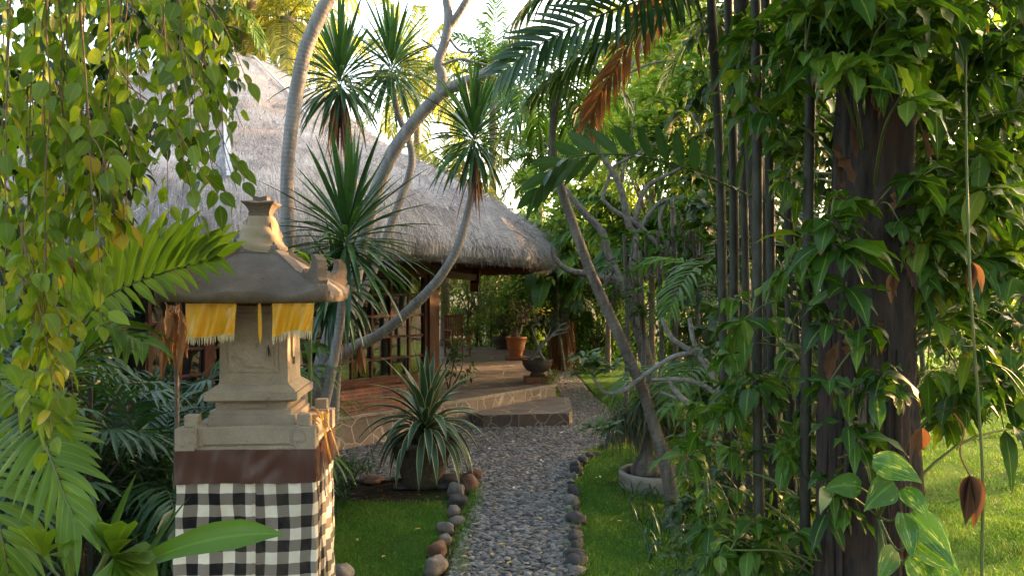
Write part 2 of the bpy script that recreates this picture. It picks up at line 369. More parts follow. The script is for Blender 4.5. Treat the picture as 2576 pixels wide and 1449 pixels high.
M['bigbark'] = barkmat('big_trunk_bark', (.012, .010, .009), (.062, .048, .039), 26, 0, 1.0, patch=(.055, .03, .02), stretch=(1, 1, .1))
M['palmbark'] = barkmat('palm_bark', (.16, .12, .09), (.33, .27, .22), 10, 42, .6, stretch=(1, 1, 1))
M['cane'] = barkmat('cane_bark', (.022, .022, .016), (.065, .06, .045), 14, 26, .3, stretch=(1, 1, .5), rough=.6)
M['whitebark'] = barkmat('whitish_bark', (.12, .11, .10), (.34, .32, .30), 18, 0, .8, stretch=(1, 1, 1))
M['plumbark'] = barkmat('plumeria_bark', (.05, .043, .035), (.21, .18, .145), 22, 0, .7, stretch=(1, 1, .5))
def stonemat(name, a, b, st, dirt):
    t = NT(name); n1 = t.noise(6, 6, .7); n2 = t.noise(2.3, 5, .65); n3 = t.noise(120, 3, .7); c = t.ramp(n1, [(.3, a), (.7, b)])
    c = t.mix(t.ramp(n2, [(.46, (0, 0, 0)), (.66, (.85, .85, .85))]), c, st); c = t.mix(t.ramp(t.noise(17, 5, .7), [(.60, (0, 0, 0)), (.70, (.6, .6, .6))]), c, dirt)
    c = t.mix(.5, c, t.ramp(n3, [(.3, (.7, .7, .7)), (.7, (1.15, 1.15, 1.15))]), 'MULTIPLY')
    w_ = t.n('TexWave', bands_direction='DIAGONAL'); w_.inputs['Scale'].default_value = 38; w_.inputs['Distortion'].default_value = 5; w_.inputs['Detail'].default_value = 2; t.l(t.obj(), w_.inputs['Vector'])
    h = t.math('ADD', t.math('ADD', n1, t.math('MULTIPLY', n3, .35)), t.math('MULTIPLY', w_.outputs[1], .16))
    return t.done(t.bsdf(c, .92, t.bump(h, .55, .007), spec=.15))
M['sand'] = stonemat('carved_sandstone', (.33, .265, .2), (.45, .365, .28), (.26, .21, .165), (.16, .13, .105))
M['sandroof'] = stonemat('weathered_sandstone', (.17, .135, .11), (.27, .215, .17), (.13, .105, .088), (.08, .066, .056))
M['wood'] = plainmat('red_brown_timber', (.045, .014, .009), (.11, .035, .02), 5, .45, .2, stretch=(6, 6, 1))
M['woodred'] = plainmat('chair_timber', (.16, .045, .02), (.26, .08, .035), 5, .45, .2)  # lighter, redder timber for the chair and room floor
M['soffit'] = plainmat('soffit_boards', (.16, .045, .02), (.28, .085, .04), 4, .6, .3, stretch=(1, 8, 1))
M['terracotta'] = plainmat('terracotta', (.30, .10, .045), (.42, .17, .08), 9, .8, .2, stain=(.26, .15, .09))
M['darkpot'] = plainmat('dark_stone_pot', (.045, .035, .028), (.12, .09, .065), 30, .9, .8, .012, stain=(.07, .075, .045))
M['brickblock'] = plainmat('brick_block', (.17, .07, .04), (.28, .12, .07), 14, .9, .5)
M['soil'] = plainmat('potting_soil', (.02, .013, .009), (.07, .045, .03), 30, 1, 1, .02)
M['rock'] = plainmat('garden_rock', (.085, .075, .068), (.23, .2, .18), 8, .85, .7, .02, stain=(.15, .085, .05))
M['rockred'] = plainmat('reddish_rock', (.10, .05, .035), (.22, .12, .08), 8, .9, .8, .02)
M['rockdark'] = plainmat('dark_rock', (.03, .027, .028), (.09, .08, .078), 10, .9, .8, .02)
M['metal'] = plainmat('weathered_metal', (.24, .25, .27), (.38, .39, .42), 9, .6, .1)
M['grit'] = plainmat('path_grit', (.045, .04, .036), (.12, .11, .10), 60, 1, .8, .01)
M['rattan'] = plainmat('white_flower', (.75, .72, .6), (.8, .78, .7), 9, .6, .1)
M['yellowflower'] = plainmat('yellow_flower', (.7, .5, .06), (.8, .65, .15), 9, .6, .1)
M['yleaf'] = plainmat('yellow_leaf', (.45, .30, .04), (.55, .42, .1), 30, .6, .1)
M['interior'] = plainmat('room_plaster', (.10, .075, .05), (.14, .10, .07), 3, .9, .1)
M['curtain'] = plainmat('curtain_cloth', (.45, .4, .28), (.52, .47, .34), 6, .9, .3, stretch=(9, 9, .3))
M['concrete'] = plainmat('old_concrete', (.18, .155, .13), (.32, .28, .24), 12, .9, .6)
M['cream'] = plainmat('cream_cloth', (.33, .25, .165), (.44, .335, .22), 6, .85, .25)
def brickmat():
    t = NT('red_brick'); t.attr(); b = t.n('TexBrick'); t.l(t.av, b.inputs['Vector']); b.inputs['Scale'].default_value = 1
    b.inputs['Color1'].default_value = (.24, .075, .035, 1); b.inputs['Color2'].default_value = (.11, .04, .026, 1); b.inputs['Mortar'].default_value = (.20, .15, .12, 1)
    b.inputs['Brick Width'].default_value = .21; b.inputs['Row Height'].default_value = .05; b.inputs['Mortar Size'].default_value = .007
    c = t.mix(.4, b.outputs[0], t.ramp(t.noise(7, 4), [(.3, (.5, .5, .5)), (.7, (1.2, 1.1, 1))]), 'MULTIPLY')
    return t.done(t.bsdf(c, .85, t.bump(t.math('SUBTRACT', t.noise(40, 3), b.outputs[1]), .5, .006)))
M['brick'] = brickmat()
def pavemat(name, scale, stones, joint, jw=.03, useattr=False, rough=.55):
    t = NT(name); t.attr(); vec = t.av if useattr else t.obj()
    wn = t.n('TexNoise'); wn.inputs['Scale'].default_value = 2.5; t.l(vec, wn.inputs['Vector'])
    v2 = t.n('VectorMath', operation='MULTIPLY_ADD'); t.l(wn.outputs[1], v2.inputs[0]); v2.inputs[1].default_value = (.25, .25, .0); t.l(vec, v2.inputs[2])
    ed = t.n('TexVoronoi', feature='DISTANCE_TO_EDGE'); ce = t.n('TexVoronoi')
    for k in (ed, ce): k.inputs['Scale'].default_value = scale; t.l(v2.outputs[0], k.inputs['Vector'])
    sp = t.n('SeparateColor'); t.l(ce.outputs['Color'], sp.inputs[0])
    c = t.ramp(sp.outputs[0], [(i/(len(stones)-1), s) for i, s in enumerate(stones)])
    c = t.mix(.7, c, t.ramp(t.noise(9, 5, .65), [(.3, (.55, .52, .5)), (.7, (1.15, 1.12, 1.1))]), 'MULTIPLY')
    f = t.ramp(ed.outputs['Distance'], [(jw, (1, 1, 1)), (jw*1.8, (0, 0, 0))]); c = t.mix(f, c, joint)
    h = t.math('SUBTRACT', t.noise(25, 4), f)
    return t.done(t.bsdf(c, rough, t.bump(h, .45, .01)))
M['paving'] = pavemat('crazy_paving', 1.9, [(.13, .11, .108), (.20, .165, .155), (.165, .145, .142), (.24, .19, .172)], (.33, .27, .23), .018)
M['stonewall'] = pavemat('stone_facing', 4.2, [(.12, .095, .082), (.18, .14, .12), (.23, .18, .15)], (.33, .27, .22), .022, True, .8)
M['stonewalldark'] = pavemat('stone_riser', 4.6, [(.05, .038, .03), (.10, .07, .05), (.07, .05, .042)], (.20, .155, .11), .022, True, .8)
def groundmat():
    t = NT('ground_soil'); n1 = t.noise(.9, 4, .6); n2 = t.noise(14, 5, .7)
    c = t.ramp(n2, [(.3, (.028, .02, .013)), (.7, (.085, .06, .038))])
    c = t.mix(t.ramp(n1, [(.5, (0, 0, 0)), (.62, (1, 1, 1))]), c, (.03, .055, .014))
    return t.done(t.bsdf(c, 1, t.bump(n2, .8, .03), spec=.1))
M['ground'] = groundmat()
def lawnmat():
    t = NT('lawn_turf'); n1 = t.noise(1.6, 4, .6); n2 = t.noise(90, 3, .7)
    c = t.ramp(n2, [(.3, (.03, .075, .010)), (.7, (.08, .18, .02))]); c = t.mix(t.ramp(n1, [(.52, (0, 0, 0)), (.75, (.55, .55, .55))]), c, (.06, .06, .02))
    return t.done(t.bsdf(c, 1, t.bump(n2, .9, .03), spec=.1))
M['lawn'] = lawnmat()
def pebmat():
    t = NT('river_pebble'); x, y, z = t.attr(); c = t.ramp(z, [(0, (.07, .068, .066)), (.35, (.135, .13, .125)), (.7, (.19, .182, .172)), (.93, (.27, .25, .225)), (1, (.24, .16, .11))])
    c = t.mix(.5, c, t.ramp(t.noise(35, 4), [(.3, (.6, .6, .6)), (.7, (1.1, 1.1, 1.1))]), 'MULTIPLY')
    return t.done(t.bsdf(c, .6, t.bump(t.noise(120, 2), .2, .003), spec=.35))
M['pebble'] = pebmat()
def checkmat():
    t = NT('checked_cotton'); x, y, z = t.attr()
    def st(s, ph): return t.math('GREATER_THAN', t.math('FRACT', t.math('ADD', t.math('MULTIPLY', s, 1/.108), ph)), .5)
    a, b = st(x, .1), st(y, .35); s = t.math('ADD', a, b)
    c = t.ramp(t.math('MULTIPLY', s, .5), [(0, (.80, .73, .62)), (.3, (.23, .195, .165)), (.75, (.012, .011, .014))], 'CONSTANT')
    wv = t.noise(900, 1); c = t.mix(t.ramp(t.noise(4, 5, .65), [(.45, (0, 0, 0)), (.75, (.4, .4, .4))]), c, (.16, .13, .09)); c = t.mix(.35, c, t.ramp(wv, [(.3, (.75, .75, .75)), (.7, (1.1, 1.1, 1.1))]), 'MULTIPLY')
    return t.done(t.bsdf(c, .85, t.bump(wv, .15, .002), spec=.2))
M['check'] = checkmat()
def satin(name, a, b, rough=.35, sc=40):
    sh = 0
    t = NT(name); nz = t.noise(6, 4); c = t.ramp(nz, [(.3, a), (.7, b)]); return t.done(t.bsdf(c, rough, t.bump(t.noise(sc*8, 2), .15, .002), spec=.5, sheen=sh))
M['satin'] = satin('yellow_satin', (.70, .31, .010), (.84, .44, .02), .27)
M['brownsatin'] = satin('brown_satin', (.075, .03, .024), (.10, .045, .035), .36)
M['fringe'] = plainmat('fringe_thread', (.6, .45, .22), (.72, .62, .4), 40, .7, .1)
def glassmat():
    t = NT('window_glass'); fr = t.n('Fresnel'); fr.inputs[0].default_value = 2.3
    tr = t.n('BsdfTransparent'); tr.inputs[0].default_value = (.5, .5, .48, 1); gl = t.n('BsdfGlossy'); gl.inputs['Roughness'].default_value = .03
    mx = t.n('MixShader'); t.l(fr.outputs[0], mx.inputs[0]); t.l(tr.outputs[0], mx.inputs[1]); t.l(gl.outputs[0], mx.inputs[2]); return t.done(mx.outputs[0])
M['glass'] = glassmat()
def thatchmat():
    t = NT('thatch'); x, y, z = t.attr(); mp = t.n('Mapping'); mp.inputs['Scale'].default_value = (34, 3.0, 1); t.l(t.av, mp.inputs[0])
    nz = t.noise(1.6, 6, .7, mp.outputs[0]); big = t.noise(1.1, 4, .6)
    c = t.ramp(nz, [(.25, (.11, .104, .106)), (.5, (.33, .318, .32)), (.75, (.56, .54, .54))]); c = t.mix(.75, c, t.ramp(big, [(.35, (.5, .44, .42)), (.62, (1.15, 1.13, 1.1))]), 'MULTIPLY')
    return t.done(t.bsdf(c, .9, t.bump(nz, 1, .05), spec=.15))
M['thatch'] = thatchmat()

# ============================================================ GROUND
g = MB(); g.add([(-200, -60, -.012), (200, -60, -.012), (200, 400, -.012), (-200, 400, -.012)], np.array([[0, 1, 2, 3]]), smooth=False)
struct(g.build('ground', M['ground']))
PATH = GP([(1060, 1700), (1128, 1449), (1165, 1340), (1188, 1270), (1200, 1215), (1180, 1190), (1060, 1200), (930, 1215), (760, 1200), (760, 1110), (900, 1100), (1200, 1060), (1400, 1060), (1440, 1040), (1390, 960), (1360, 905), (1300, 872), (1420, 872), (1440, 905), (1440, 935), (1480, 985), (1540, 1035), (1555, 1075), (1530, 1110), (1478, 1140), (1440, 1200), (1445, 1320), (1452, 1449), (1480, 1700)], .0)
pb = MB(); pb.add([(p[0], p[1], .003) for p in PATH], [np.array([list(range(len(PATH)))])], smooth=False)
struct(pb.build('path', M['grit']))
LAWN_L = GP([(700, 1235), (800, 1245), (900, 1262), (1010, 1262), (1110, 1265), (1140, 1300), (1120, 1400), (1075, 1449), (1000, 1800), (300, 1800), (500, 1300)])
LAWN_R = GP([(1455, 1449), (1447, 1320), (1448, 1200), (1490, 1145), (1560, 1112), (1600, 1120), (1800, 1200), (1900, 1300), (1800, 1449), (1700, 1800), (1500, 1800)])
LAWN_FAR = GP([(1445, 905), (1450, 935), (1490, 985), (1545, 1035), (1700, 1060), (1900, 1100), (2150, 1160), (2100, 1449), (2100, 1700), (3400, 1700), (4500, 1100), (4200, 900), (1500, 880)])
def lawn(poly, dens, h, name, lab, z=.004, near=30):
    l = MB(); l.add([(p[0], p[1], -.004) for p in poly], [np.array([list(range(len(poly)))])], smooth=False)
    struct(l.build('lawn', M['lawn']))
    P = np.array(poly); x0, y0, x1, y1 = max(P[:, 0].min(), -4), P[:, 1].min(), min(P[:, 0].max(), 9), min(P[:, 1].max(), near)
    N = int(dens*(x1-x0)*(y1-y0)); x, y = rnd(x0, x1, N), rnd(y0, y1, N)
    k = in_poly(x, y, poly) & (np.abs(x) < y*.72+.3); x, y = x[k], y[k]; pn_ = np.sin(x*1.9+2)*np.sin(y*1.6+1)+.5*np.sin(x*5.3+y*3.1)+.4*np.sin(x*11-y*8); keep = R.random(len(x)) < np.clip((7/np.maximum(y, 1))**1.6, .03, 1)*np.clip(.85+.35*pn_, .25, 1); x, y = x[keep], y[keep]; n = len(x)
    patch = np.sin(x*3.1+1)*np.sin(y*2.3)+.6*np.sin(x*7+y*5)
    D = np.column_stack([R.normal(0, .45, n), R.normal(0, .45, n), np.ones(n)])
    b = MB(); sc = np.clip(y/7, 1, 2.5)
    ribbons(b, np.column_stack([x, y, np.full(n, -.004)]), D, h*rnd(.5, 1.6, n)*(1+.35*patch)*(1+.9*(R.random(n) < .03)), .0045*sc, 'blade', 2, .4, None, tint=np.clip(.38+.2*patch+rnd(-.35, .35, n)+.6*(R.random(n) < .05), 0, 1), roll=rnd(-1.5, 1.5, n))
    stuff(b.build('grass', M['grass']))
lawn(LAWN_L, 6500, .03, 'left', ''); lawn(LAWN_R, 6500, .03, 'right', ''); lawn(LAWN_FAR, 3200, .035, 'far', '', near=16)
ed_ = MB()
for line in (GP([(1150, 1449), (1165, 1340), (1190, 1270), (1200, 1220)]), GP([(1450, 1449), (1442, 1320), (1440, 1200), (1478, 1145), (1535, 1115)]), GP([(1395, 905), (1425, 935), (1470, 990), (1530, 1035), (1552, 1075)])):
    L = np.array(smooth_path(line, 12)); k = R.integers(0, len(L)-1, 1500); f_ = R.random((1500, 1)); P = L[k]*(1-f_)+L[k+1]*f_+R.normal(0, .045, (1500, 3))*[1, 1, 0]
    ribbons(ed_, P, np.column_stack([R.normal(0, .5, 1500), R.normal(0, .5, 1500), np.ones(1500)]), .05*rnd(.5, 1.6, 1500), .005, 'blade', 3, .6, None, tint=rnd(0, .8, 1500))
stuff(ed_.build('grass', M['grass']))
# pebbles of the path
def pebbles(poly, s=.044, ymax=24):
    P = np.array(poly); xs = np.arange(P[:, 0].min(), P[:, 0].max(), s*1.18); ys = np.arange(max(P[:, 1].min(), 4), min(P[:, 1].max(), ymax), s*.80)
    X, Y = np.meshgrid(xs, ys); X = X+(np.arange(len(ys)) % 2)[:, None]*s*.6; X = X.ravel(); Y = Y.ravel()
    X = X+R.normal(0, s*.17, len(X)); Y = Y+R.normal(0, s*.15, len(Y)); k = in_poly(X, Y, poly); X, Y = X[k], Y[k]
    n = len(X); sz = rnd(.8, 1.25, n); a = s*rnd(.48, .74, n)*sz; b = s*rnd(.34, .54, n)*sz; h = s*rnd(.16, .34, n); th = R.normal(0, .45, n); m = 8
    an = np.linspace(0, 2*PI, m, endpoint=False); wob = 1+R.normal(0, .13, (n, m)); V = np.zeros((n, 2*m+1, 3)); tx = R.normal(0, .14, n); ty = R.normal(0, .14, n)
    for r, (sc, zz) in enumerate(((1, .3), (.82, .96))):
        px = a[:, None]*np.cos(an)*sc*wob; py = b[:, None]*np.sin(an)*sc*wob
        V[:, r*m:(r+1)*m, 0] = px; V[:, r*m:(r+1)*m, 1] = py; V[:, r*m:(r+1)*m, 2] = (h*zz)[:, None]
    V[:, 2*m, 2] = h; V[..., 2] += V[..., 0]*tx[:, None]+V[..., 1]*ty[:, None]
    c, s_ = np.cos(th)[:, None], np.sin(th)[:, None]; Vx = V[..., 0]*c-V[..., 1]*s_; Vy = V[..., 0]*s_+V[..., 1]*c
    V[..., 0] = Vx+X[:, None]; V[..., 1] = Vy+Y[:, None]; V[..., 2] += .004+rnd(0, .006, n)[:, None]
    base = np.arange(n)[:, None]*(2*m+1); j = np.arange(m)[None]
    q = np.stack([base+j, base+(j+1) % m, base+m+(j+1) % m, base+m+j], -1).reshape(-1, 4); t = np.stack([base+m+j, base+m+(j+1) % m, base+2*m+0*j], -1).reshape(-1, 3)
    A = np.zeros_like(V); A[..., 2] = (R.random(n)**1.1)[:, None]
    mb = MB(); mb.add(V, [q, t], A, 0, True); return mb
stuff(pebbles(PATH).build('pebbles', M['pebble']))
# leaf litter and small ground plants under the shrubs
lt = MB(); n = 2600; x, y = rnd(-4, 6, n), rnd(4.5, 16, n); k = ~in_poly(x, y, PATH) & ~in_poly(x, y, LAWN_R) & ~(in_poly(x, y, LAWN_L)) & ~in_poly(x, y, LAWN_FAR); x, y = x[k], y[k]; n = len(x)
ribbons(lt, np.column_stack([x, y, np.full(n, .005)]), np.column_stack([R.normal(0, 1, n), R.normal(0, 1, n), rnd(0, .3, n)]), rnd(.04, .11, n), rnd(.02, .045, n), 'ovate', 2, .3, .3)
stuff(lt.build('leaf_litter', M['dead']))

lt = MB(); n = 500; x, y = rnd(-3, 3, n), rnd(5, 16, n); k = in_poly(x, y, PATH); x, y = x[k], y[k]; n = len(x)
ribbons(lt, np.column_stack([x, y, np.full(n, .022)]), np.column_stack([R.normal(0, 1, n), R.normal(0, 1, n), rnd(0, .3, n)]), rnd(.02, .07, n), rnd(.01, .028, n), 'ovate', 3, .3, .4)
stuff(lt.build('leaf_litter', M['dead']))
# rocks -------------------------------------------------------
def rock(p, s, mat, label, group, rz=None):
    m = MB(); nu, nv = 12, 8; V = []; ph = rnd(0, 6, 6)
    for i in range(nv+1):
        th = PI*i/nv
        for j in range(nu):
            a = 2*PI*j/nu; d = np.array([math.sin(th)*math.cos(a), math.sin(th)*math.sin(a), math.cos(th)])
            k = 1+.13*math.sin(3*d[0]+ph[0])+.12*math.sin(4*d[1]+ph[1])+.1*math.sin(5*d[2]+3*d[0]+ph[2])+.06*math.sin(9*d[0]+7*d[1]+ph[3])
            d = np.sign(d)*np.abs(d)**.8; V.append(d*k*np.array(s)/2)
    V = np.array(V); i = np.arange(nv)[:, None]; j = np.arange(nu)[None]
    q = np.stack([i*nu+j, (i+1)*nu+j, (i+1)*nu+(j+1) % nu, i*nu+(j+1) % nu], -1).reshape(-1, 4)
    V[:, 2] += s[2]*.32; m.add(V, [q], smooth=True); o = m.build('edging_stone', mat); o.location = tuple(p); o.rotation_euler = (0, 0, rnd(0, 6) if rz is None else rz)
    return tag(o, label, 'stone', group)
GL = 'stones edging the left side of the pebble path'
for u, v, sx, sz, mt, lb in [
    (1095, 1440, .17, .15, 'rock', 'brown rounded stone nearest the camera on the left path edge'),
    (1103, 1398, .15, .14, 'rockred', 'reddish brown block stone at the left path edge, second from the camera'),
    (1120, 1365, .13, .09, 'rock', 'low grey brown stone behind the reddish block on the left path edge'),
    (1122, 1338, .13, .11, 'rock', 'rounded brown stone midway along the left path edge'),
    (1150, 1320, .11, .09, 'rock', 'pale grey stone leaning into the path edge'),
    (1140, 1296, .12, .10, 'rock', 'light brown stone below the dark rounded stone of the left edge'),
    (1152, 1272, .16, .13, 'rockdark', 'dark grey flat stone under a rounded stone on the left path edge'),
    (1150, 1248, .15, .16, 'rock', 'tall grey rounded stone at the corner of the left lawn'),
    (1180, 1232, .18, .19, 'rockred', 'large reddish rock by the potted agave'),
    (1192, 1205, .14, .15, 'rockred', 'pinkish rock behind the large reddish rock by the path'),
    (1130, 1222, .34, .13, 'rockdark', 'long dark flat stone beside the agave pot'),
    (1112, 1205, .24, .08, 'rock', 'flat pale brown stone touching the agave pot'),
    (935, 1212, .2, .06, 'rockred', 'flat brown stone in the soil left of the agave pot'),
    (1010, 1228, .16, .06, 'rockdark', 'small dark stone under the agave pot')]:
    rock(G(u, v), (sx*1.1, sx, sz), M[mt], lb, GL)
rock(G(858, 1470), (.2, .17, .16), M['rock'], 'smooth pale grey boulder beside the shrine at the bottom of the picture', GL)
ge = [(1448, 1445), (1450, 1425), (1446, 1404), (1450, 1386), (1446, 1368), (1447, 1350), (1443, 1334), (1446, 1318), (1440, 1303), (1444, 1289), (1440, 1274), (1438, 1260), (1442, 1247), (1436, 1234), (1438, 1221), (1440, 1208), (1446, 1196), (1452, 1186), (1462, 1166), (1478, 1152), (1496, 1143), (1514, 1133), (1530, 1124), (1543, 1113), (1555, 1100), (1562, 1085)]
for i, (u, v) in enumerate(ge):
    s = rnd(.055, .15); rock(G(u+rnd(-6, 7), v, rnd(-.025, .0)), (s*rnd(.9, 1.6), s, s*rnd(.6, 1.3)), M['rockdark'] if i % 5 else M['rock'], 'small dark rough stone in the row between the path and the right lawn', 'small stones edging the right side of the path')

# ============================================================ HOUSE
HC = np.array([-5.5, 15.0]); EA, EB, EZ = 6.3, 7.5, 2.46
PT = np.array([(0, 6.58), (.07, 6.55), (.17, 6.3), (.42, 5.2), (.463, 4.94), (.563, 4.54), (.67, 4.22), (.765, 3.88), (.86, 3.56), (.94, 3.2), (.98, 2.88), (1.0, 2.66), (.995, 2.5), (.975, 2.44)])
house = Thing('thatched_house', (HC[0], HC[1], 0), 'round-cornered house with a tall grey thatched roof and dark timber window wall', 'house')
def roofpt(a, r, z):
    c, s = math.cos(a), math.sin(a); p = 2.25; k = (abs(c)**p+abs(s)**p)**(-1/p)
    return HC[0]+EA*r*k*c, HC[1]+EB*r*k*s, z
rb = MB(); na = 120; RV = []; RA = []
rs = np.array([p[0] for p in PT]); zs = np.array([p[1] for p in PT]); tt = np.linspace(0, len(PT)-1, 50); rs2 = np.interp(tt, range(len(PT)), rs); zs2 = np.interp(tt, range(len(PT)), zs)
for r, z in zip(rs2, zs2):
    for j in range(na):
        a = 2*PI*j/na; jj = .02*math.sin(a*9+r*7)+.015*math.sin(a*23+r*15); x, y, zz = roofpt(a, max(r, .004), z+jj*(.3+r)); RV.append((x, y, zz)); RA.append((a*5.5, r*7, 0))
i = np.arange(len(rs2)-1)[:, None]; j = np.arange(na-1)[None]; q = np.stack([i*na+j, (i+1)*na+j, (i+1)*na+j+1, i*na+j+1], -1).reshape(-1, 4)
q2 = np.stack([i*na+na-1, (i+1)*na+na-1, (i+1)*na, i*na], -1).reshape(-1, 4)
rb.add(RV, [q, q2], RA, 0, True)
roof = house.part(rb, 'roof', M['thatch'])
# loose straw
st = MB(); N = 80000; a = rnd(-2.9, .9, N); q = R.random(N)**.5; ix = np.interp(q, [0, 1], [1, 11.3]); r = np.interp(ix, range(len(PT)), rs); z = np.interp(ix, range(len(PT)), zs)
r2 = np.interp(ix+.5, range(len(PT)), rs); z2 = np.interp(ix+.5, range(len(PT)), zs)
c, s = np.cos(a), np.sin(a); kk = (np.abs(c)**2.25+np.abs(s)**2.25)**(-1/2.25)
P = np.column_stack([HC[0]+EA*r*kk*c, HC[1]+EB*r*kk*s, z+.005]); Q = np.column_stack([HC[0]+EA*r2*kk*c, HC[1]+EB*r2*kk*s, z2]); D = nrm(Q-P)+R.normal(0, .5, (N, 3)); D[:, 2] += rnd(0, .25, N)
ribbons(st, P, D, rnd(.08, .32, N), rnd(.007, .017, N), 'blade', 1, .2, None, roll=rnd(-.6, .6, N), tint=R.random(N)**1.2)
a = rnd(-2.6, .8, 9000); c, s = np.cos(a), np.sin(a); kk = (np.abs(c)**2.25+np.abs(s)**2.25)**(-1/2.25); n = len(a); rr_ = rnd(.965, 1.0, n)
P = np.column_stack([HC[0]+EA*rr_*kk*c, HC[1]+EB*rr_*kk*s, rnd(2.44, 2.62, n)]); D = np.column_stack([c*.4, s*.4, -np.ones(n)])+R.normal(0, .25, (n, 3))
ribbons(st, P, D, rnd(.03, .13, n)*rnd(.5, 1.2, n), rnd(.006, .012, n), 'blade', 1, .1, None, tint=R.random(n)*.6)
o = house.part(st, 'straw', M['straw'], None); o['kind'] = 'stuff'
# ridge cap and metal hip strips
rc = MB(); lathe(rc, (HC[0], HC[1], 6.55), [(.42, -.04), (.36, .03), (.2, .07), (.13, .16), (.0, .18)], 14, wob=.08)
house.part(rc, 'ridge_cap', M['thatch'])
for aa, t0, t1 in ((-1.16, .25, .92), (-.78, .14, .5), (-1.9, .2, .8)):
    sp = MB(); L = []
    for t in np.linspace(t0, t1, 14): z = np.interp(t, rs[:12], zs[:12]); L.append((*roofpt(aa-.06*(1-t), t, z)[:2], z+.06))
    for k in range(13): beam(sp, L[k], L[k+1], .075 if aa != -.78 else .04, .02)
    house.part(sp, 'hip_strip', M['metal'])
# wall line
A0 = np.array([-2.37, 9.66]); B0 = np.array([-1.10, 11.05]); dv = nrm(B0-A0); nv_ = np.array([dv[1], -dv[0]])  # outward normal (towards camera right)
WL = B0-dv*5.6
def wp(s, z, o=0.0): p = WL+dv*s+nv_*o; return np.array([p[0], p[1], z])
LEN = 5.6
def wallbox(mb, s0, s1, z0, z1, o0, o1, mat=0):
    V = [wp(s0, z0, o0), wp(s1, z0, o0), wp(s1, z0, o1), wp(s0, z0, o1), wp(s0, z1, o0), wp(s1, z1, o0), wp(s1, z1, o1), wp(s0, z1, o1)]
    A = [(s0, z0, 0), (s1, z0, 0), (s1+.01, z0, 0), (s0+.01, z0, 0), (s0, z1, 0), (s1, z1, 0), (s1+.01, z1, 0), (s0+.01, z1, 0)]
    fs = np.array([(0, 1, 5, 4), (3, 7, 6, 2), (1, 2, 6, 5), (0, 4, 7, 3), (4, 5, 6, 7), (0, 3, 2, 1)]); mb.add(V, [fs], A, mat, False)
m = MB(); wallbox(m, 0, LEN+.02, .0, .40, -.2, .03); house.part(m, 'stone_base', M['stonewall'])
m = MB(); wallbox(m, 0, LEN+.03, .401, .432, -.2, .06); house.part(m, 'ledge', M['concrete'])
m = MB(); wallbox(m, 0, LEN, .433, .80, -.16, .0); house.part(m, 'brick_wall', M['brick'])
m = MB(); wallbox(m, 0, LEN, .801, .845, -.14, .03); house.part(m, 'sill', M['wood'])
# window grids: three windows of panes
bay = 1.62; zb, zt_ = .846, 2.30
for k in range(3):
    s0 = LEN-.16-bay*(k+1); fr = MB(); s1 = s0+bay
    wallbox(fr, s0, s0+.06, zb, zt_, -.10, .0); wallbox(fr, s1-.055, s1, zb, zt_, -.10, .0)
    wallbox(fr, s0+.06, s1-.055, zt_-.05, zt_, -.10, -.002); wallbox(fr, s0+.06, s1-.055, zb, zb+.05, -.10, -.002)
    for i in range(1, 5): ss = s0+bay*i/5; wallbox(fr, ss-.016, ss+.016, zb+.05, zt_-.05, -.07, -.02)
    for j in range(1, 5): zz = zb+(zt_-zb)*j/5; wallbox(fr, s0+.06, s1-.055, zz-.015, zz+.015, -.068, -.022)
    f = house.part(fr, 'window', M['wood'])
    gp = MB()
    for i in range(5):
        for j in range(5):
            a0, a1 = s0+bay*i/5, s0+bay*(i+1)/5; z0, z1 = zb+(zt_-zb)*j/5, zb+(zt_-zb)*(j+1)/5; tw, tz = rnd(-.004, .004), rnd(-.004, .004)
            gp.add([wp(a0, z0, -.045+tw), wp(a1, z0, -.045-tw), wp(a1, z1, -.045-tw+tz), wp(a0, z1, -.045+tw+tz)], np.array([[0, 1, 2, 3]]), smooth=False)
    house.part(gp, 'pane', M['glass'], f)
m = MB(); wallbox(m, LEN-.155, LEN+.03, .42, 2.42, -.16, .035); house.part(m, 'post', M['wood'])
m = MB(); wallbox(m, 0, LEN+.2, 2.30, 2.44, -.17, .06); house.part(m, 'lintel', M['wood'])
# side wall behind the corner, back walls and floor (closed room)
sd2 = -nv_
m = MB(); corner = wp(LEN, 0, -.1)[:2]; back = corner+sd2*4.5
def wall2(mb, p, q, z0, z1, th=.12):
    d = nrm(q-p); n = np.array([d[1], -d[0]])*th/2; V = [(*(p+n), z0), (*(q+n), z0), (*(q-n), z0), (*(p-n), z0), (*(p+n), z1), (*(q+n), z1), (*(q-n), z1), (*(p-n), z1)]
    mb.add(V, [np.array([(0, 1, 5, 4), (3, 7, 6, 2), (1, 2, 6, 5), (0, 4, 7, 3), (4, 5, 6, 7), (0, 3, 2, 1)])], smooth=False)
wl = WL+sd2*.1; wall2(m, corner+sd2*.1, back, .42, 2.46); wall2(m, back, wl+sd2*4.4, .42, 2.46); wall2(m, wl+sd2*4.4, wl, .42, 2.46); house.part(m, 'wall', M['interior'])
m = MB(); inset_poly(m, [wl, corner, back, wl+sd2*4.4], .3, .418); house.part(m, 'floor', [M['woodred'], M['woodred']])
# curtains just inside the glass
for s0, wdt in ((LEN-.5, .3),):
    m = MB(); n = 30; V = []
    for i in range(n):
        ss = s0+wdt*i/(n-1); V += [wp(ss, .86, -.22+.025*math.sin(i*1.5)), wp(ss, 2.26, -.22+.025*math.sin(i*1.5+.2))]
    q = np.array([[2*i, 2*i+2, 2*i+3, 2*i+1] for i in range(n-1)]); m.add(V, [q]); house.part(m, 'curtain', M['curtain'])
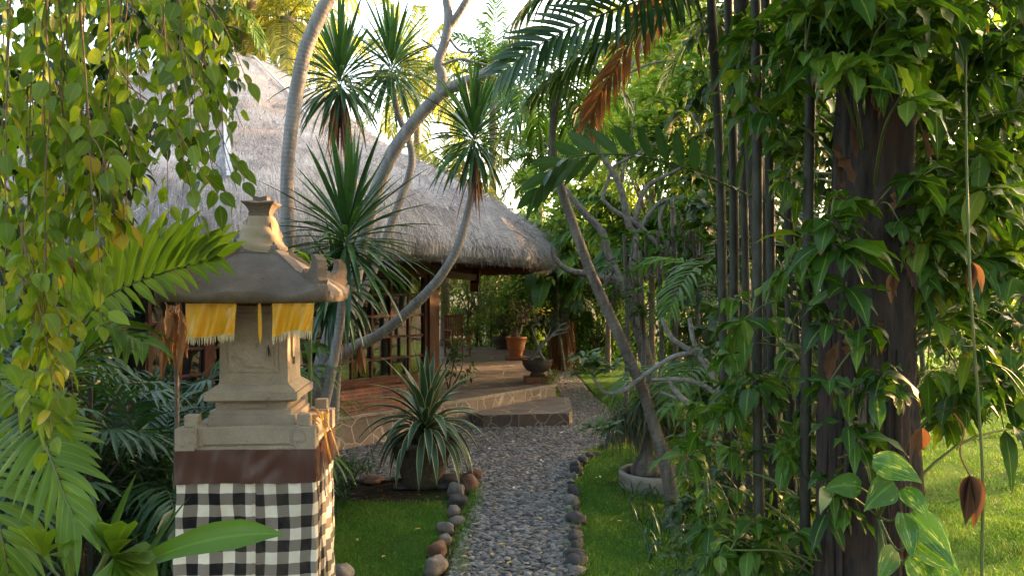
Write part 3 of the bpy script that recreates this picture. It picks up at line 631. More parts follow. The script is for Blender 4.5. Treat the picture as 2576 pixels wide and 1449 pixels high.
# soffit: underside of the roof, and rafters
m = MB(); V = []; n = 96
for r, z in ((.975, 2.45), (.8, 2.49), (.55, 2.62), (.1, 2.9)):
    for j in range(n): V.append(roofpt(2*PI*j/n, r, z))
i = np.arange(3)[:, None]; j = np.arange(n)[None]; m.add(V, [np.stack([i*n+j, i*n+(j+1) % n, (i+1)*n+(j+1) % n, (i+1)*n+j], -1).reshape(-1, 4)], smooth=True); house.part(m, 'soffit', M['soffit'])
for k in range(26):
    a = -2.2+k*.12; m = MB(); p = roofpt(a, .93, 2.44); q = roofpt(a, .5, 2.52); beam(m, p, q, .05, .07); house.part(m, 'rafter', M['wood'])
# fascia ring under the thatch and the heavy tie beam poking out at the terrace corner
m = MB(); pr = None
for j in range(97):
    p = roofpt(2*PI*j/96, .95, 2.455)
    if pr is not None: beam(m, pr, p, .03, .05)
    pr = p
house.part(m, 'eave_board', M['wood'])
bm_a = wp(LEN-.1, 2.34, -.1); m = MB(); beam(m, W(1115, 690, 11.4), W(1190, 698, 13.0), .12, .10); house.part(m, 'beam', M['wood'])
for (u, v, d) in ((1200, 0, 13.5),):
    m = MB(); x = W(1193, 700, 13.0); beam(m, x+[0, 0, -.16], x+[.0, .7, .12], .14, .16); house.part(m, 'beam', M['wood'])
# terrace and step
tz = .42; TER = [(-1.55, 10.62), (-.48, 11.85), (.70, 13.32), (.78, 13.45), (.80, 14.2), (.78, 17), (.62, 20.6), (-.4, 21.7), (-4, 22.5), (-7, 20), (-4.5, 13.5)]
m = MB(); inset_poly(m, TER, -.01, tz-.05, 0, 1)
cen = np.mean(TER, axis=0); TN = [(p[0]+(p[0]-cen[0])*.008, p[1]-.02) for p in TER]
inset_poly(m, TN, tz-.05, tz, 0, 2); struct(m.build('terrace', [M['paving'], M['stonewall'], M['concrete']]))
STP = [G(1215, 1078)[:2], G(1432, 1072)[:2], G(1440, 1064)[:2], G(1432, 1030, .0)[:2]+np.array([.0, .0]), (.72, 13.36), (-.46, 11.87), (-.62, 11.62)]
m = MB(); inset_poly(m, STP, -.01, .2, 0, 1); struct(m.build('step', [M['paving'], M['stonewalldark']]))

# chair on the terrace
cx_, cy_ = G(1150, 897, tz)[:2]; ch = Thing('garden_chair', (cx_, cy_, tz), 'slatted red brown wooden armchair on the terrace behind the house corner', 'chair')
def chb(c, s, name, rz=.5):
    m = MB(); ca, sa = math.cos(rz), math.sin(rz); box(m, (cx_+c[0]*ca-c[1]*sa, cy_+c[0]*sa+c[1]*ca, tz+c[2]), s, rz); ch.part(m, name, M['woodred'])
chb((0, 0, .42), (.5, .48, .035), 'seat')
for ix in (-.23, .23):
    chb((ix, -.22, .32), (.045, .045, .64), 'leg'); chb((ix, .22, .5), (.045, .045, 1.0), 'leg'); chb((ix, 0, .655), (.05, .5, .03), 'armrest')
m = MB(); ca, sa = math.cos(.5), math.sin(.5)
for k in range(7): x = -.18+.06*k; y = .24; box(m, (cx_+x*ca-y*sa, cy_+x*sa+y*ca, tz+.74), (.035, .02, .5), .5)
box(m, (cx_-.24*sa, cy_+.24*ca, tz+.99), (.5, .025, .05), .5); ch.part(m, 'backrest', M['woodred'])

# ------------------------------------------------------------ pots on the terrace
def branchy(mb, p, d, L, r, depth, tips, spread=.7, up=.25, segs=3, sides=6, shrink=.72, nb=(2, 3)):
    pts = [np.array(p, float)]; d = nrm(np.array(d, float))
    for i in range(segs): pts.append(pts[-1]+d*L/segs); d = nrm(d+R.normal(0, .18, 3)+np.array([0, 0, up*.3]))
    tube(mb, pts, [r, r*.7], sides, sm=3)
    if depth == 0: tips.append((pts[-1], d)); return
    for k in range(int(R.integers(nb[0], nb[1]+1))): branchy(mb, pts[-1], nrm(d+R.normal(0, spread, 3)+np.array([0, 0, up])), L*shrink*rnd(.8, 1.15), r*.68, depth-1, tips, spread, up, segs, max(sides-1, 4), shrink, nb)
def rosette(mb, p, d, n, L, wd, prof='lance', up=.3, droop=.4, tint=(.2, .9), nseg=3):
    v = R.normal(0, 1, (n, 3)); d = nrm(np.array(d, float)); v -= d*(v@d)[:, None]; D = nrm(v)+d*(up+rnd(-.25, .5, n))[:, None]
    ribbons(mb, np.repeat([p], n, 0)+D*.01, D, L*rnd(.7, 1.15, n), wd*rnd(.8, 1.1, n), prof, nseg, droop, .25, tint=rnd(*tint, n))
# terracotta pot with a desert rose
p0 = G(1298, 905, tz); tp = Thing('terracotta_pot', p0, 'ribbed terracotta pot on a brick foot with a bare branching desert rose', 'potted plant')
m = MB(); box(m, p0+[0, 0, .04], (.52, .42, .08), .1, bev=.008); tp.part(m, 'foot_block', M['brickblock'])
m = MB(); lathe(m, p0+[0, 0, .08], [(.0, 0), (.13, 0), (.15, .04), (.155, .12), (.19, .14), (.2, .2), (.215, .3), (.225, .4), (.25, .41), (.255, .46), (.225, .465), (.21, .4), (0, .4)], 32); tp.part(m, 'pot', M['terracotta'])
m = MB(); tips = []; q = p0+[0, 0, .47]
tube(m, [q, q+[-.02, 0, .12], q+[.0, 0, .3]], [.11, .075, .05], 10, ridge=.15); tube(m, [q+[.02, 0, .05], q+[.1, .02, .25], q+[.12, 0, .4]], [.05, .035], 8)
for k in range(10): branchy(m, q+[rnd(-.03, .1), 0, .3], (rnd(-1.3, 1.3), rnd(-.6, .4), rnd(.15, .9)), .27, .02, 3, tips, .8, .12, sides=5)
tp.part(m, 'trunk', M['plumbark'])
m = MB()
for t_, d_ in tips[::3]: rosette(m, t_, d_, 3, .07, .03, 'paddle')
tp.part(m, 'leaves', M['bright'])
m = MB()
for k in range(16): rosette(m, W(rnd(1345, 1388), rnd(775, 795), p0[1]-.45), (0, -.5, 1), 5, .045, .03, 'paddle')
tp.part(m, 'blossom', M['yellowflower'])
# dark pot behind
p0 = G(1266, 878, tz); tp = Thing('glazed_pot', p0, 'dark wide pot with a twisted bonsai behind the terracotta pot', 'potted plant')
m = MB(); lathe(m, p0, [(0, 0), (.2, 0), (.22, .06), (.2, .08), (.3, .2), (.33, .36), (.3, .36), (.27, .3), (0, .3)], 24); tp.part(m, 'pot', M['darkpot'])
m = MB(); tips = []
for k in range(4): branchy(m, p0+[0, 0, .3], (rnd(-1, .6), 0, 1), .3, .035, 3, tips, .6, .1)
tp.part(m, 'trunk', M['plumbark']); m = MB()
for t_, d_ in tips: rosette(m, t_, d_, 5, .08, .03)
tp.part(m, 'leaves', M['bush'])
# stone bowl
p0 = G(1352, 962, tz); tp = Thing('stone_bowl', p0, 'round dark stone bowl with a crooked bonsai at the terrace corner', 'potted plant')
m = MB(); box(m, p0+[0, 0, .055], (.46, .32, .11), .15, bev=.01); tp.part(m, 'foot_block', M['brickblock'])
m = MB(); lathe(m, p0+[0, 0, .11], [(0, 0), (.13, 0), (.13, .05), (.11, .07), (.2, .12), (.26, .2), (.275, .3), (.27, .31), (.25, .3), (.24, .27), (0, .28)], 32); tp.part(m, 'bowl', M['darkpot'])
m = MB(); d = p0[1]; b = [(1354, 905), (1350, 870), (1362, 840), (1350, 815), (1368, 803)]
tube(m, WP([(1375, 912), (1362, 895), (1350, 862), (1342, 838), (1338, 822), (1352, 815), (1362, 818)], d), [.032, .015, .008], 7, sm=4)
tube(m, WP([(1335, 905), (1358, 875), (1382, 850), (1400, 832), (1420, 828), (1432, 820)], d), [.03, .02, .009], 7, sm=4)
tube(m, WP([(1358, 870), (1376, 848), (1386, 822)], d), [.013, .007], 6); tube(m, WP([(1390, 845), (1412, 838), (1430, 835)], d), [.018, .008], 6); tube(m, WP([(1400, 834), (1410, 818), (1425, 812)], d), [.014, .007], 6)
tp.part(m, 'trunk', M['whitebark'])
m = MB(); clump_leaves(m, W(1385, 948, d-.12), (.13, .1, .14), 260, .06, .025, nclump=18); clump_leaves(m, W(1400, 985, d-.1), (.1, .08, .12), 90, .06, .022, nclump=8); tp.part(m, 'trailing_leaves', M['bright'])

# potted agave
p0 = G(1062, 1222); ag = Thing('potted_agave', p0, 'large striped agave with cream leaf margins in a rough dark pot', 'potted plant')
m = MB(); lathe(m, p0, [(0, 0), (.18, 0), (.20, .05), (.25, .2), (.295, .34), (.32, .44), (.335, .455), (.335, .5), (.305, .505), (.29, .47), (0, .46)], 40, wob=.01); ag.part(m, 'pot', M['darkpot'])
c = p0+[.04, 0, .54]
m = MB(); N = 74; az = np.arange(N)*2.39996+.4; f = np.arange(N)/N; el = np.radians(84-78*f+rnd(-7, 7, N)); D = np.column_stack([np.cos(el)*np.cos(az), np.cos(el)*np.sin(az), np.sin(el)])
P = c+np.column_stack([np.cos(az)*.04*f, np.sin(az)*.04*f, .12*(1-f)])
ribbons(m, P, D, rnd(.70, .92, N)*(1-.15*f), rnd(.072, .098, N), 'agave', 12, .3+1.45*f**1.1*rnd(.7, 1.2, N), .45, tint=rnd(0, 1, N)); ag.part(m, 'leaves', M['agave'])

# ============================================================ SHRINE
SX, SY = -1.262, 3.83; RZ = math.radians(4.5)
shr = empty('stone_shrine', (SX, SY, 0), 'carved sandstone shrine with a curved roof and upturned corner horns', 'shrine', rz=RZ)
def sp_(mb, name, mat, label=None): o = mb.build(name, mat, shr); return o
def prism(mb, poly, y0, y1, swap=False):
    n = len(poly); V = [(x, y0, z) for x, z in poly]+[(x, y1, z) for x, z in poly]
    if swap: V = [(-y, x, z) for x, y, z in V]
    mb.add(V, [np.array([list(range(n))]), np.array([list(range(2*n-1, n-1, -1))]), np.array([[i, n+i, n+(i+1) % n, (i+1) % n] for i in range(n)])], smooth=False)
m = MB(); box(m, (0, 0, .68), (.6, .52, 1.33), bev=.006); sp_(m, 'pedestal', M['sand'])
m = MB()
box(m, (0, 0, 1.352), (.60, .56, .02), bev=.003); box(m, (0, 0, 1.402), (.56, .54, .085), bev=.004)
hw, hd = .32, .30
for sx in (-1, 1):
    for sy in (-1, 1):
        box(m, (sx*(hw-.045), sy*(hd-.045), 1.398), (.09, .09, .104), bev=.003)
        box(m, (sx*(hw-.062), sy*(hd-.062), 1.478), (.062, .062, .056), bev=.003)
        box(m, (sx*(hw-.1), sy*(hd-.052), 1.41), (.05, .07, .095), bev=.003)
        box(m, (sx*(hw-.052), sy*(hd-.1), 1.41), (.07, .05, .095), bev=.003)
box(m, (0, -hd+.035, 1.412), (.4, .04, .082), bev=.003)
for sx in (-1, 1):
    cx3 = sx*(hw-.075); prism(m, [(cx3-.03, 1.40), (cx3-.018, 1.385), (cx3, 1.392), (cx3+.018, 1.38), (cx3+.03, 1.40), (cx3+.022, 1.425), (cx3, 1.437), (cx3-.022, 1.428)], -hd-.008, -hd+.02)
    prism(m, [(sx*.232-.012, 1.36), (sx*.232+.012, 1.36), (sx*.232+.012, 1.447), (sx*.232-.012, 1.447)], -hd+.004, -hd+.05)
sp_(m, 'ledge', M['sand'])
m = MB(); box(m, (0, 0, 1.466), (.41, .38, .05), bev=.003); box(m, (0, 0, 1.5), (.37, .35, .03), bev=.003); box(m, (0, 0, 1.531), (.325, .31, .045), bev=.002)
box(m, (0, -.157, 1.531), (.13, .012, .02), bev=.002); sp_(m, 'neck', M['sand'])
m = MB()
def frust(mb, z0, z1, w0, d0, w1, d1):
    V = [(-w0, -d0, z0), (w0, -d0, z0), (w0, d0, z0), (-w0, d0, z0), (-w1, -d1, z1), (w1, -d1, z1), (w1, d1, z1), (-w1, d1, z1)]
    mb.add(V, [np.array([(0, 3, 2, 1), (4, 5, 6, 7), (0, 1, 5, 4), (1, 2, 6, 5), (2, 3, 7, 6), (3, 0, 4, 7)])], smooth=False)
frust(m, 1.5535, 1.565, .2, .19, .218, .208); frust(m, 1.565, 1.602, .218, .208, .218, .208); frust(m, 1.602, 1.609, .205, .195, .203, .193); frust(m, 1.609, 1.634, .203, .193, .17, .16); frust(m, 1.634, 1.642, .166, .156, .166, .156); sp_(m, 'cornice', M['sand'])
m = MB(); frust(m, 1.642, 2.03, .162, .152, .158, .15)
box(m, (0, 0, 1.965), (.335, .32, .016), bev=.002); box(m, (0, 0, 2.0), (.36, .34, .03), bev=.002)
sp_(m, 'body', M['sand'])
# raised carved panel with a notched corner, on the front and the right side
pn = [(-.086, 1.94), (-.086, 1.77), (-.068, 1.77), (-.06, 1.755), (-.05, 1.762), (-.036, 1.745), (-.036, 1.722), (.055, 1.722), (.06, 1.71), (.098, 1.71), (.098, 1.94)]
m = MB(); prism(m, pn, -.172, -.15); sp_(m, 'front_panel', M['sand'])
m = MB(); box(m, (0, -.1585, 1.825), (.235, .006, .26)); sp_(m, 'panel_field', M['sand'])
m = MB(); prism(m, [(-.08, 1.94), (-.08, 1.76), (-.03, 1.76), (-.03, 1.72), (.08, 1.72), (.08, 1.94)], -.172, -.15, True); sp_(m, 'side_panel', M['sand'])
# roof
m = MB(); n = 41; hwx, hwy = .385, .37; V = []; g_ = np.linspace(-1, 1, n)
def rz_(x, y):
    mm = max(abs(x), abs(y)); mn = min(abs(x), abs(y)); t = 1-mm
    z = 2.075+.20*min(1, t/.72)**.85; z += .03*(mn*mm)**5; z += .010*math.sin(mn/max(mm, .01)*mm*7.5+.6)*mm**8*1.2
    return z
for y in g_:
    for x in g_: V.append((x*hwx, y*hwy, rz_(x, y)))
i = np.arange(n-1)[:, None]; j = np.arange(n-1)[None]; m.add(V, [np.stack([i*n+j, i*n+j+1, (i+1)*n+j+1, (i+1)*n+j], -1).reshape(-1, 4)])
ring = [(x, -1) for x in g_[:-1]]+[(1, y) for y in g_[:-1]]+[(x, 1) for x in g_[::-1][:-1]]+[(-1, y) for y in g_[::-1][:-1]]; nr = len(ring)
V = [(x*hwx, y*hwy, rz_(x, y)) for x, y in ring]+[(x*hwx*1.012, y*hwy*1.012, rz_(x, y)-.008) for x, y in ring]+[(x*hwx*.985, y*hwy*.985, 2.032+.012*(abs(x*y))**4) for x, y in ring]+[(x*.16, y*.15, 2.026) for x, y in ring]
i = np.arange(3)[:, None]; j = np.arange(nr)[None]; m.add(V, [np.stack([(i+1)*nr+j, (i+1)*nr+(j+1) % nr, i*nr+(j+1) % nr, i*nr+j], -1).reshape(-1, 4)], smooth=True)
# seats of the hip ridges
box(m, (0, 0, 2.255), (.235, .225, .07), bev=.01); rf = sp_(m, 'roof', M['sandroof'])
for sx in (-1, 1):
    for sy in (-1, 1):
        h = MB(); dx, dy = sx*hwx, sy*hwy; L = math.hypot(dx, dy); e = np.array([dx/L, dy/L, 0]); pz = np.array([-e[1], e[0], 0])
        prof = [(.10, 2.24), (.10, 2.295), (.16, 2.285), (.25, 2.235), (.33, 2.185), (.375, 2.172), (.388, 2.192), (.40, 2.172), (.425, 2.176), (.446, 2.20), (.449, 2.232), (.44, 2.258), (.468, 2.255), (.494, 2.23), (.503, 2.19), (.497, 2.15), (.507, 2.135), (.497, 2.12), (.51, 2.10), (.525, 2.085), (.515, 2.06), (.46, 2.05), (.38, 2.06)]
        th = .026; k = len(prof); V = [e*s+np.array([0, 0, z])+pz*th*sg for sg in (-1, 1) for s, z in prof]
        h.add(V, [np.array([list(range(k))]), np.array([list(range(2*k-1, k-1, -1))]), np.array([[a, (a+1) % k, k+(a+1) % k, k+a] for a in range(k)])], smooth=False)
        h.build('corner_horn', M['sandroof'], rf)
m = MB()
def sq(mb, prof, rot=0, cap=True):
    V = []; A = []
    for w_, z in prof:
        for x, y in ((-1, -1), (0, -1.0), (1, -1), (1.0, 0), (1, 1), (0, 1.0), (-1, 1), (-1.0, 0)): V.append((x*w_, y*w_, z+(.008 if rot and abs(x*y) == 1 else 0)))
    k = len(prof); i = np.arange(k-1)[:, None]; j = np.arange(8)[None]; q = np.stack([i*8+j, i*8+(j+1) % 8, (i+1)*8+(j+1) % 8, (i+1)*8+j], -1).reshape(-1, 4)
    mb.add(V, [q, np.array([list(range(k*8-8, k*8))])], smooth=False)
sq(m, [(.105, 2.285), (.10, 2.30), (.088, 2.305), (.075, 2.33), (.055, 2.44), (.05, 2.455), (.05, 2.47), (.055, 2.485), (.068, 2.505), (.08, 2.515), (.082, 2.522), (.036, 2.53), (.034, 2.532), (.034, 2.553)], 1)
sp_(m, 'finial', M['sandroof'])
# cloth wrapped round the finial
def shp(mb, name, mat, label, cat, group=None):
    o = mb.build(name, mat); o.location = (SX, SY, 0); o.rotation_euler = (0, 0, RZ); return tag(o, label, cat, group)
m = MB(); nr, k = 48, 16; V = []
for i in range(k):
    t = i/(k-1)
    for j in range(nr):
        a = 2*PI*j/nr; base = .118*(1-t)**1.0+.064*t; s = (abs(math.cos(a))**3+abs(math.sin(a))**3)**(-1/3)
        rr_ = base*s*(1+.03*math.sin(t*17+a*1.0)+.035*math.sin(a*4+t*11)+.02*math.sin(t*37-a*2))
        V.append((rr_*math.cos(a), rr_*math.sin(a), 2.302+.155*t-.03*(1-t)*max(0, math.cos(a-5.4))))
i = np.arange(k-1)[:, None]; j = np.arange(nr)[None]; m.add(V, [np.stack([i*nr+j, i*nr+(j+1) % nr, (i+1)*nr+(j+1) % nr, (i+1)*nr+j], -1).reshape(-1, 4)])
shp(m, 'wrapped_cloth', M['cream'], 'crumpled cream cloth wrapped round the top of the shrine', 'cloth')
# brown band and checked cloth round the pedestal
def wrap(name, mat, z0, z1, flare, label, cat, nz=24, lum=.0):
    m = MB(); hx, hy = .314, .288; per = []; S = []; s = 0; step = .0105
    segs = [((-hx, -hy), (hx, -hy)), ((hx, -hy), (hx, hy)), ((hx, hy), (-hx, hy)), ((-hx, hy), (-hx, -hy))]
    for a, b in segs:
        a, b = np.array(a), np.array(b); L = np.linalg.norm(b-a); k = int(L/step)
        for i in range(k): per.append(a+(b-a)*i/k); S.append(s+L*i/k)
        s += L
    n = len(per); V = []; A = []
    for iz in range(nz+1):
        z = z1+(z0-z1)*iz/nz; dz = (z1-z)
        for p, sv_ in zip(per, S):
            nn = p/np.linalg.norm(p); foldz = (.8+1.0*(sv_ > .63))*.004*math.sin(sv_*46+2*dz+1.5*math.sin(sv_*13))*min(1, dz*4+.1)+.004*math.sin(sv_*38+dz*5)*min(1, dz*6+.2)+.003*math.sin(sv_*90+dz*14+2)+.0025*math.sin(sv_*17-dz*31)+(.0035*math.sin(sv_*55+dz*60)*math.exp(-((sv_-.40)/.07)**2) if flare > .03 else 0)
            if abs(sv_-.355) < .012: foldz -= .013*(1-abs(sv_-.355)/.012)
            k = flare*dz+foldz+(.008 if flare > .03 else 0); V.append((p[0]+nn[0]*k, p[1]+nn[1]*k, z+.003*math.sin(sv_*9))); A.append((sv_+.006*math.sin(dz*9+sv_*6)+(.024 if sv_ > .355 else 0), z+.006*math.sin(sv_*7)+(.01 if sv_ > .355 else 0), 0))
    i = np.arange(nz)[:, None]; j = np.arange(n)[None]; m.add(V, [np.stack([i*n+j, (i+1)*n+j, (i+1)*n+(j+1) % n, i*n+(j+1) % n], -1).reshape(-1, 4)], A)
    return shp(m, name, mat, label, cat)
wrap('checked_cloth', M['check'], .45, 1.20, .02, 'black, white and grey checked cloth wrapped round the shrine pedestal', 'cloth', 40)


wrap('brown_cloth', M['brownsatin'], 1.192, 1.348, .035, 'shiny dark brown cloth band round the top of the shrine pedestal', 'cloth', 14)
# yellow satin hangings
def hang(x0, x1, y, zt0, zb0, label, seed):
    o = empty('yellow_cloth', (SX, SY, 0), label, 'cloth', 'yellow cloths hung from the shrine roof', RZ)
    m = MB(); nx, nz = 36, 18; V = []
    for i in range(nz+1):
        t = i/nz
        for j in range(nx+1):
            s = j/nx; x = x0+(x1-x0)*s; x += (x-(x0+x1)/2)*(.06-.1*t)*.8
            V.append((x, y-.014*math.sin(s*7+seed)*(.3+t)-.009*math.sin(s*19+seed*2+t*3)*(.4+t)-.012*t, zt0+(zb0-zt0)*t-.006*math.sin(s*5+seed)*t+(seed-.9)*.02*(s-.5)*t+.008*math.sin(s*PI)*t*(1 if seed > 1 else -1)))
    i = np.arange(nz)[:, None]; j = np.arange(nx)[None]; m.add(V, [np.stack([i*(nx+1)+j, (i+1)*(nx+1)+j, (i+1)*(nx+1)+j+1, i*(nx+1)+j+1], -1).reshape(-1, 4)]); m.build('drape', M['satin'], o)
    f = MB(); bt = np.array(V[-(nx+1):]); k = np.linspace(0, nx, 46); P = np.column_stack([np.interp(k, range(nx+1), bt[:, c]) for c in range(3)])
    ribbons(f, P+[0, 0, .003], np.column_stack([R.normal(0, .12, 46), R.normal(0, .1, 46)-.05, -np.ones(46)]), rnd(.03, .045, 46), .0042, 'strap', 3, .1, None, side=(1, 0, 0)); f.build('fringe', M['fringe'], o)
hang(-.247, -.03, -.345, 2.03, 1.885, 'yellow satin hanging with fringe on the left of the shrine front', .9)
hang(.137, .318, -.345, 2.03, 1.89, 'yellow satin hanging with fringe on the right of the shrine front', 2.1)
rib = MB(); ribbons(rib, [(.072, -.335, 2.03)], [(0.02, 0, -1)], .19, .018, 'strap', 6, 0, .2, side=(1, 0, 0)); ribbons(rib, [(.065, -.33, 2.0), (.062, -.33, 2.005)], [(-.7, -.2, -.6), (-.5, -.2, -.9)], .05, .014, 'strap', 4, .2, .2)
shp(rib, 'ribbon', M['satin'], 'narrow yellow ribbon hanging in the middle of the shrine front', 'ribbon')
tw = MB(); Pk = np.repeat([(.078, -.19, 1.83)], 14, 0); ribbons(tw, Pk, np.column_stack([R.normal(.05, .12, 14), R.normal(0, .05, 14), -np.ones(14)]), rnd(.05, .09, 14), .006, 'blade', 3, .1, None)
shp(tw, 'dried_offering', M['rockdark'], 'withered dark sprig hanging on the shrine front panel', 'offering')
yt = MB(); c0 = np.array([hw-.02, -hd+.16, 1.48]); Nn = 16; ribbons(yt, c0+R.normal(0, .014, (Nn, 3)), R.normal(0, 1, (Nn, 3))*[.5, .6, .6]+[.4, -.2, -.2], rnd(.05, .11, Nn), .016, 'strap', 4, .6, .3)
ribbons(yt, c0+R.normal(0, .012, (5, 3))+[.03, 0, -.02], R.normal(0, .15, (5, 3))+[.2, 0, -1], rnd(.12, .26, 5), .008, 'strap', 5, .3, .3)
shp(yt, 'knotted_cloth', M['satin'], 'knotted yellow cloth strip tied to the right ledge corner of the shrine', 'cloth')
sk = MB(); tube(sk, [(hw+.01, -hd+.12, 1.31), (hw+.03, -hd+.10, 1.10)], [.0025], 4); tube(sk, [(hw+.01, -hd+.12, 1.3), (hw+.045, -hd+.12, 1.06)], [.0025], 4); shp(sk, 'straw_stalk', M['straw'], 'thin dry stalks hanging over the right side of the shrine ledge', 'offering')
sk = MB(); tube(sk, [(-.33, -.1, 1.515), (-.2, -.12, 1.525)], [.004, .002], 4); shp(sk, 'straw_stalk', M['straw'], 'thin dry stick lying across the left end of the shrine ledge', 'offering')
# ============================================================ PLANTS
# ---- fig tree whose leafy twigs hang over the upper left
fg = Thing('fig_tree', (-3.0, 2.2, 0), 'fig tree at the left edge with hanging glossy green leaves, many tinted sun-gold', 'tree')
m = MB(); tube(m, [(-3.0, 2.2, 0), (-2.95, 2.3, 1.6), (-2.7, 2.5, 3.4), (-2.2, 2.8, 4.2)], [.16, .13, .09, .06], 12, rough=.08)
tube(m, [(-2.7, 2.5, 3.4), (-2.0, 2.5, 3.55), (-1.2, 2.6, 3.4)], [.06, .025], 8); tube(m, [(-2.95, 2.3, 2.2), (-2.3, 2.5, 3.1), (-1.7, 2.6, 3.3)], [.05, .02], 8)
fg.part(m, 'trunk', M['plumbark'])
def envelope(u): return np.interp(u, [-80, 0, 120, 190, 230, 300, 380, 460, 520, 570, 620, 650], [1080, 1090, 1060, 900, 660, 640, 590, 500, 520, 500, 400, 260])
lf, tg = MB(), MB()
strands = [(100, 2.2, 860), (160, 2.25, 1120), (60, 2.3, 960), (195, 2.35, 830), (270, 2.2, 690), (300, 2.4, 640), (395, 2.3, 560), (440, 2.4, 500), (25, 2.2, 800), (20, 2.35, 1060), (115, 2.5, 1000)]
for k in range(24):
    u = rnd(-60, 490); strands.append((u, rnd(2.1, 3.2), envelope(u)*(.2+.8*R.random()**.8)))
def leafy(pts, d, l=.071, wd=.041, gap=.038, tint=None, mb=None):
    P = smooth_path(WP(pts, d), 8); tube(tg, P, [.003, .0012], 5, sm=0)
    s = np.concatenate([[0], np.cumsum(np.linalg.norm(np.diff(P, axis=0), axis=1))]); n = int(s[-1]/gap); t = np.linspace(.05, 1, n)*s[-1]
    Q = np.column_stack([np.interp(t, s, P[:, c]) for c in range(3)]); az = rnd(0, 2*PI, n)+np.arange(n)*PI
    D = np.column_stack([np.cos(az)*.7, np.sin(az)*.4-.1, rnd(-1.2, -.2, n)]); D = nrm(D); pet = rnd(.008, .035, n)
    tn = tint if tint is not None else .45
    ribbons(mb or lf, Q+D*pet[:, None], D, l*rnd(.7, 1.2, n), wd*rnd(.8, 1.15, n), 'ovate', 8, rnd(.0, 1.1, n), rnd(.1, .5), roll=rnd(-1.5, 1.5, n), tint=np.clip(tn+rnd(-.3, .2, n)+.3*(R.random(n) < .05), 0, 1))
for (u, d, ve) in strands:
    sw = rnd(-40, 60)+(60 if u > 380 else 0); v0 = -130; k = 6; pts = [(u+sw*(i/k)**1.5*1.0+rnd(-9, 9), v0+(ve-v0)*i/k) for i in range(k+1)]
    leafy(pts, d, tint=np.clip(np.interp(ve, [200, 500, 900], [.25, .4, .62])+rnd(-.12, .1), 0, 1))  # longer strands tinted yellower to imitate sunlit lower leaves
    if R.random() < .75:
        j = R.integers(2, 5); q = pts[j]; leafy([q, (q[0]+rnd(20, 60), q[1]+rnd(30, 70)), (q[0]+rnd(30, 90), q[1]+rnd(90, 160))], d)
# twigs reaching down-right across the roof, and a bunch tinted yellow for golden sunlight
for a, b, c in [((430, -40), (530, 120), (610, 320)), ((380, 60), (500, 220), (590, 420)), ((300, 200), (430, 300), (560, 430)), ((470, -60), (560, 60), (620, 200))]:
    leafy([a, b, c], 2.6, gap=.028)
for k in range(5): leafy([(rnd(180, 300), rnd(350, 420)), (rnd(200, 330), rnd(470, 520)), (rnd(220, 340), rnd(560, 640))], 2.2, tint=.88)
for k in range(8): leafy([(rnd(-20, 120), rnd(500, 700)), (rnd(0, 160), rnd(700, 850)), (rnd(0, 190), rnd(850, 1050))], rnd(2.0, 2.6), tint=.7)  # lower-left tail, yellow tint standing in for golden sun
fg.part(tg, 'twigs', M['twig']); fg.part(lf, 'leaves', M['fig'])
fd = Thing('fig_tree', (-4.2, 4.4, 0), 'shaded dense fig tree behind the hanging twigs at the upper left', 'tree')
m = MB(); tube(m, [(-4.2, 4.4, 0), (-4.0, 4.3, 2.5), (-3.4, 4.2, 4.2)], [.15, .12, .07], 10); fd.part(m, 'trunk', M['brownbark'])
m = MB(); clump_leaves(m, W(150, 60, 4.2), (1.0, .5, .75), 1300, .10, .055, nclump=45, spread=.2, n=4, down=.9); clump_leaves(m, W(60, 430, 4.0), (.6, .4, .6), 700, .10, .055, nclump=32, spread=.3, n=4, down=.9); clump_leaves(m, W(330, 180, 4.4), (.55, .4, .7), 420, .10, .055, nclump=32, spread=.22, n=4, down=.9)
fd.part(m, 'crown', M['figshade'])

# ---- palms at the lower left
pf = Thing('areca_palm', (-2.5, 2.7, 0), 'feathery green palm at the lower left, in front of the shrine', 'palm')
m = MB()
frond(m, WP([(60, 1020, 2.6), (100, 1085, 2.4), (130, 1160, 2.3), (160, 1240, 2.25), (185, 1300, 2.2)], 2.5), .215, .040, 15, (88, 18), .35, .1, t0=.06, n=6, tint=.55, rr=.006, side=(1, -.15, .1), jit=.05, base=.75)
frond(m, WP([(-60, 1080, 2.8), (-30, 1200, 2.5), (0, 1330, 2.4), (20, 1450, 2.4)], 2.5), .3, .04, 15, (78, 30), .45, .1, n=5, tint=.6, side=(1, 0, .1), jit=.05)
frond(m, WP([(-40, 900, 2.6), (0, 960, 2.5), (60, 1000, 2.4), (110, 1060, 2.4)], 2.5), .24, .032, 14, (78, 30), .5, .1, n=4, tint=.8, jit=.06)
pf.part(m, 'fronds', [M['palmpale'], M['stem']]); m = MB()
for k in range(5): tube(m, [(-2.5+rnd(-.2, .2), 2.7+rnd(-.1, .2), 0), (-2.4+rnd(-.2, .2), 2.8, 1), W(rnd(-80, 90), rnd(900, 1050), 2.8)], [.025, .012], 6)
pf.part(m, 'stem', M['stem'])
pf = Thing('broad_palm', (-2.6, 3.6, 0), 'palm with wide bright green pleated leaflets reaching over the shrine roof', 'palm')
m = MB()
frond(m, WP([(190, 830, 3.3), (250, 760, 3.25), (330, 715, 3.2), (430, 680, 3.15), (530, 650, 3.1)], 3.2), .40, .062, 15, (62, 18), .22, .22, t0=.05, n=6, tint=.8, rr=.007, side=(0.35, -.1, -1), jit=.05, base=.55, fold=.35, sides=(-1,))
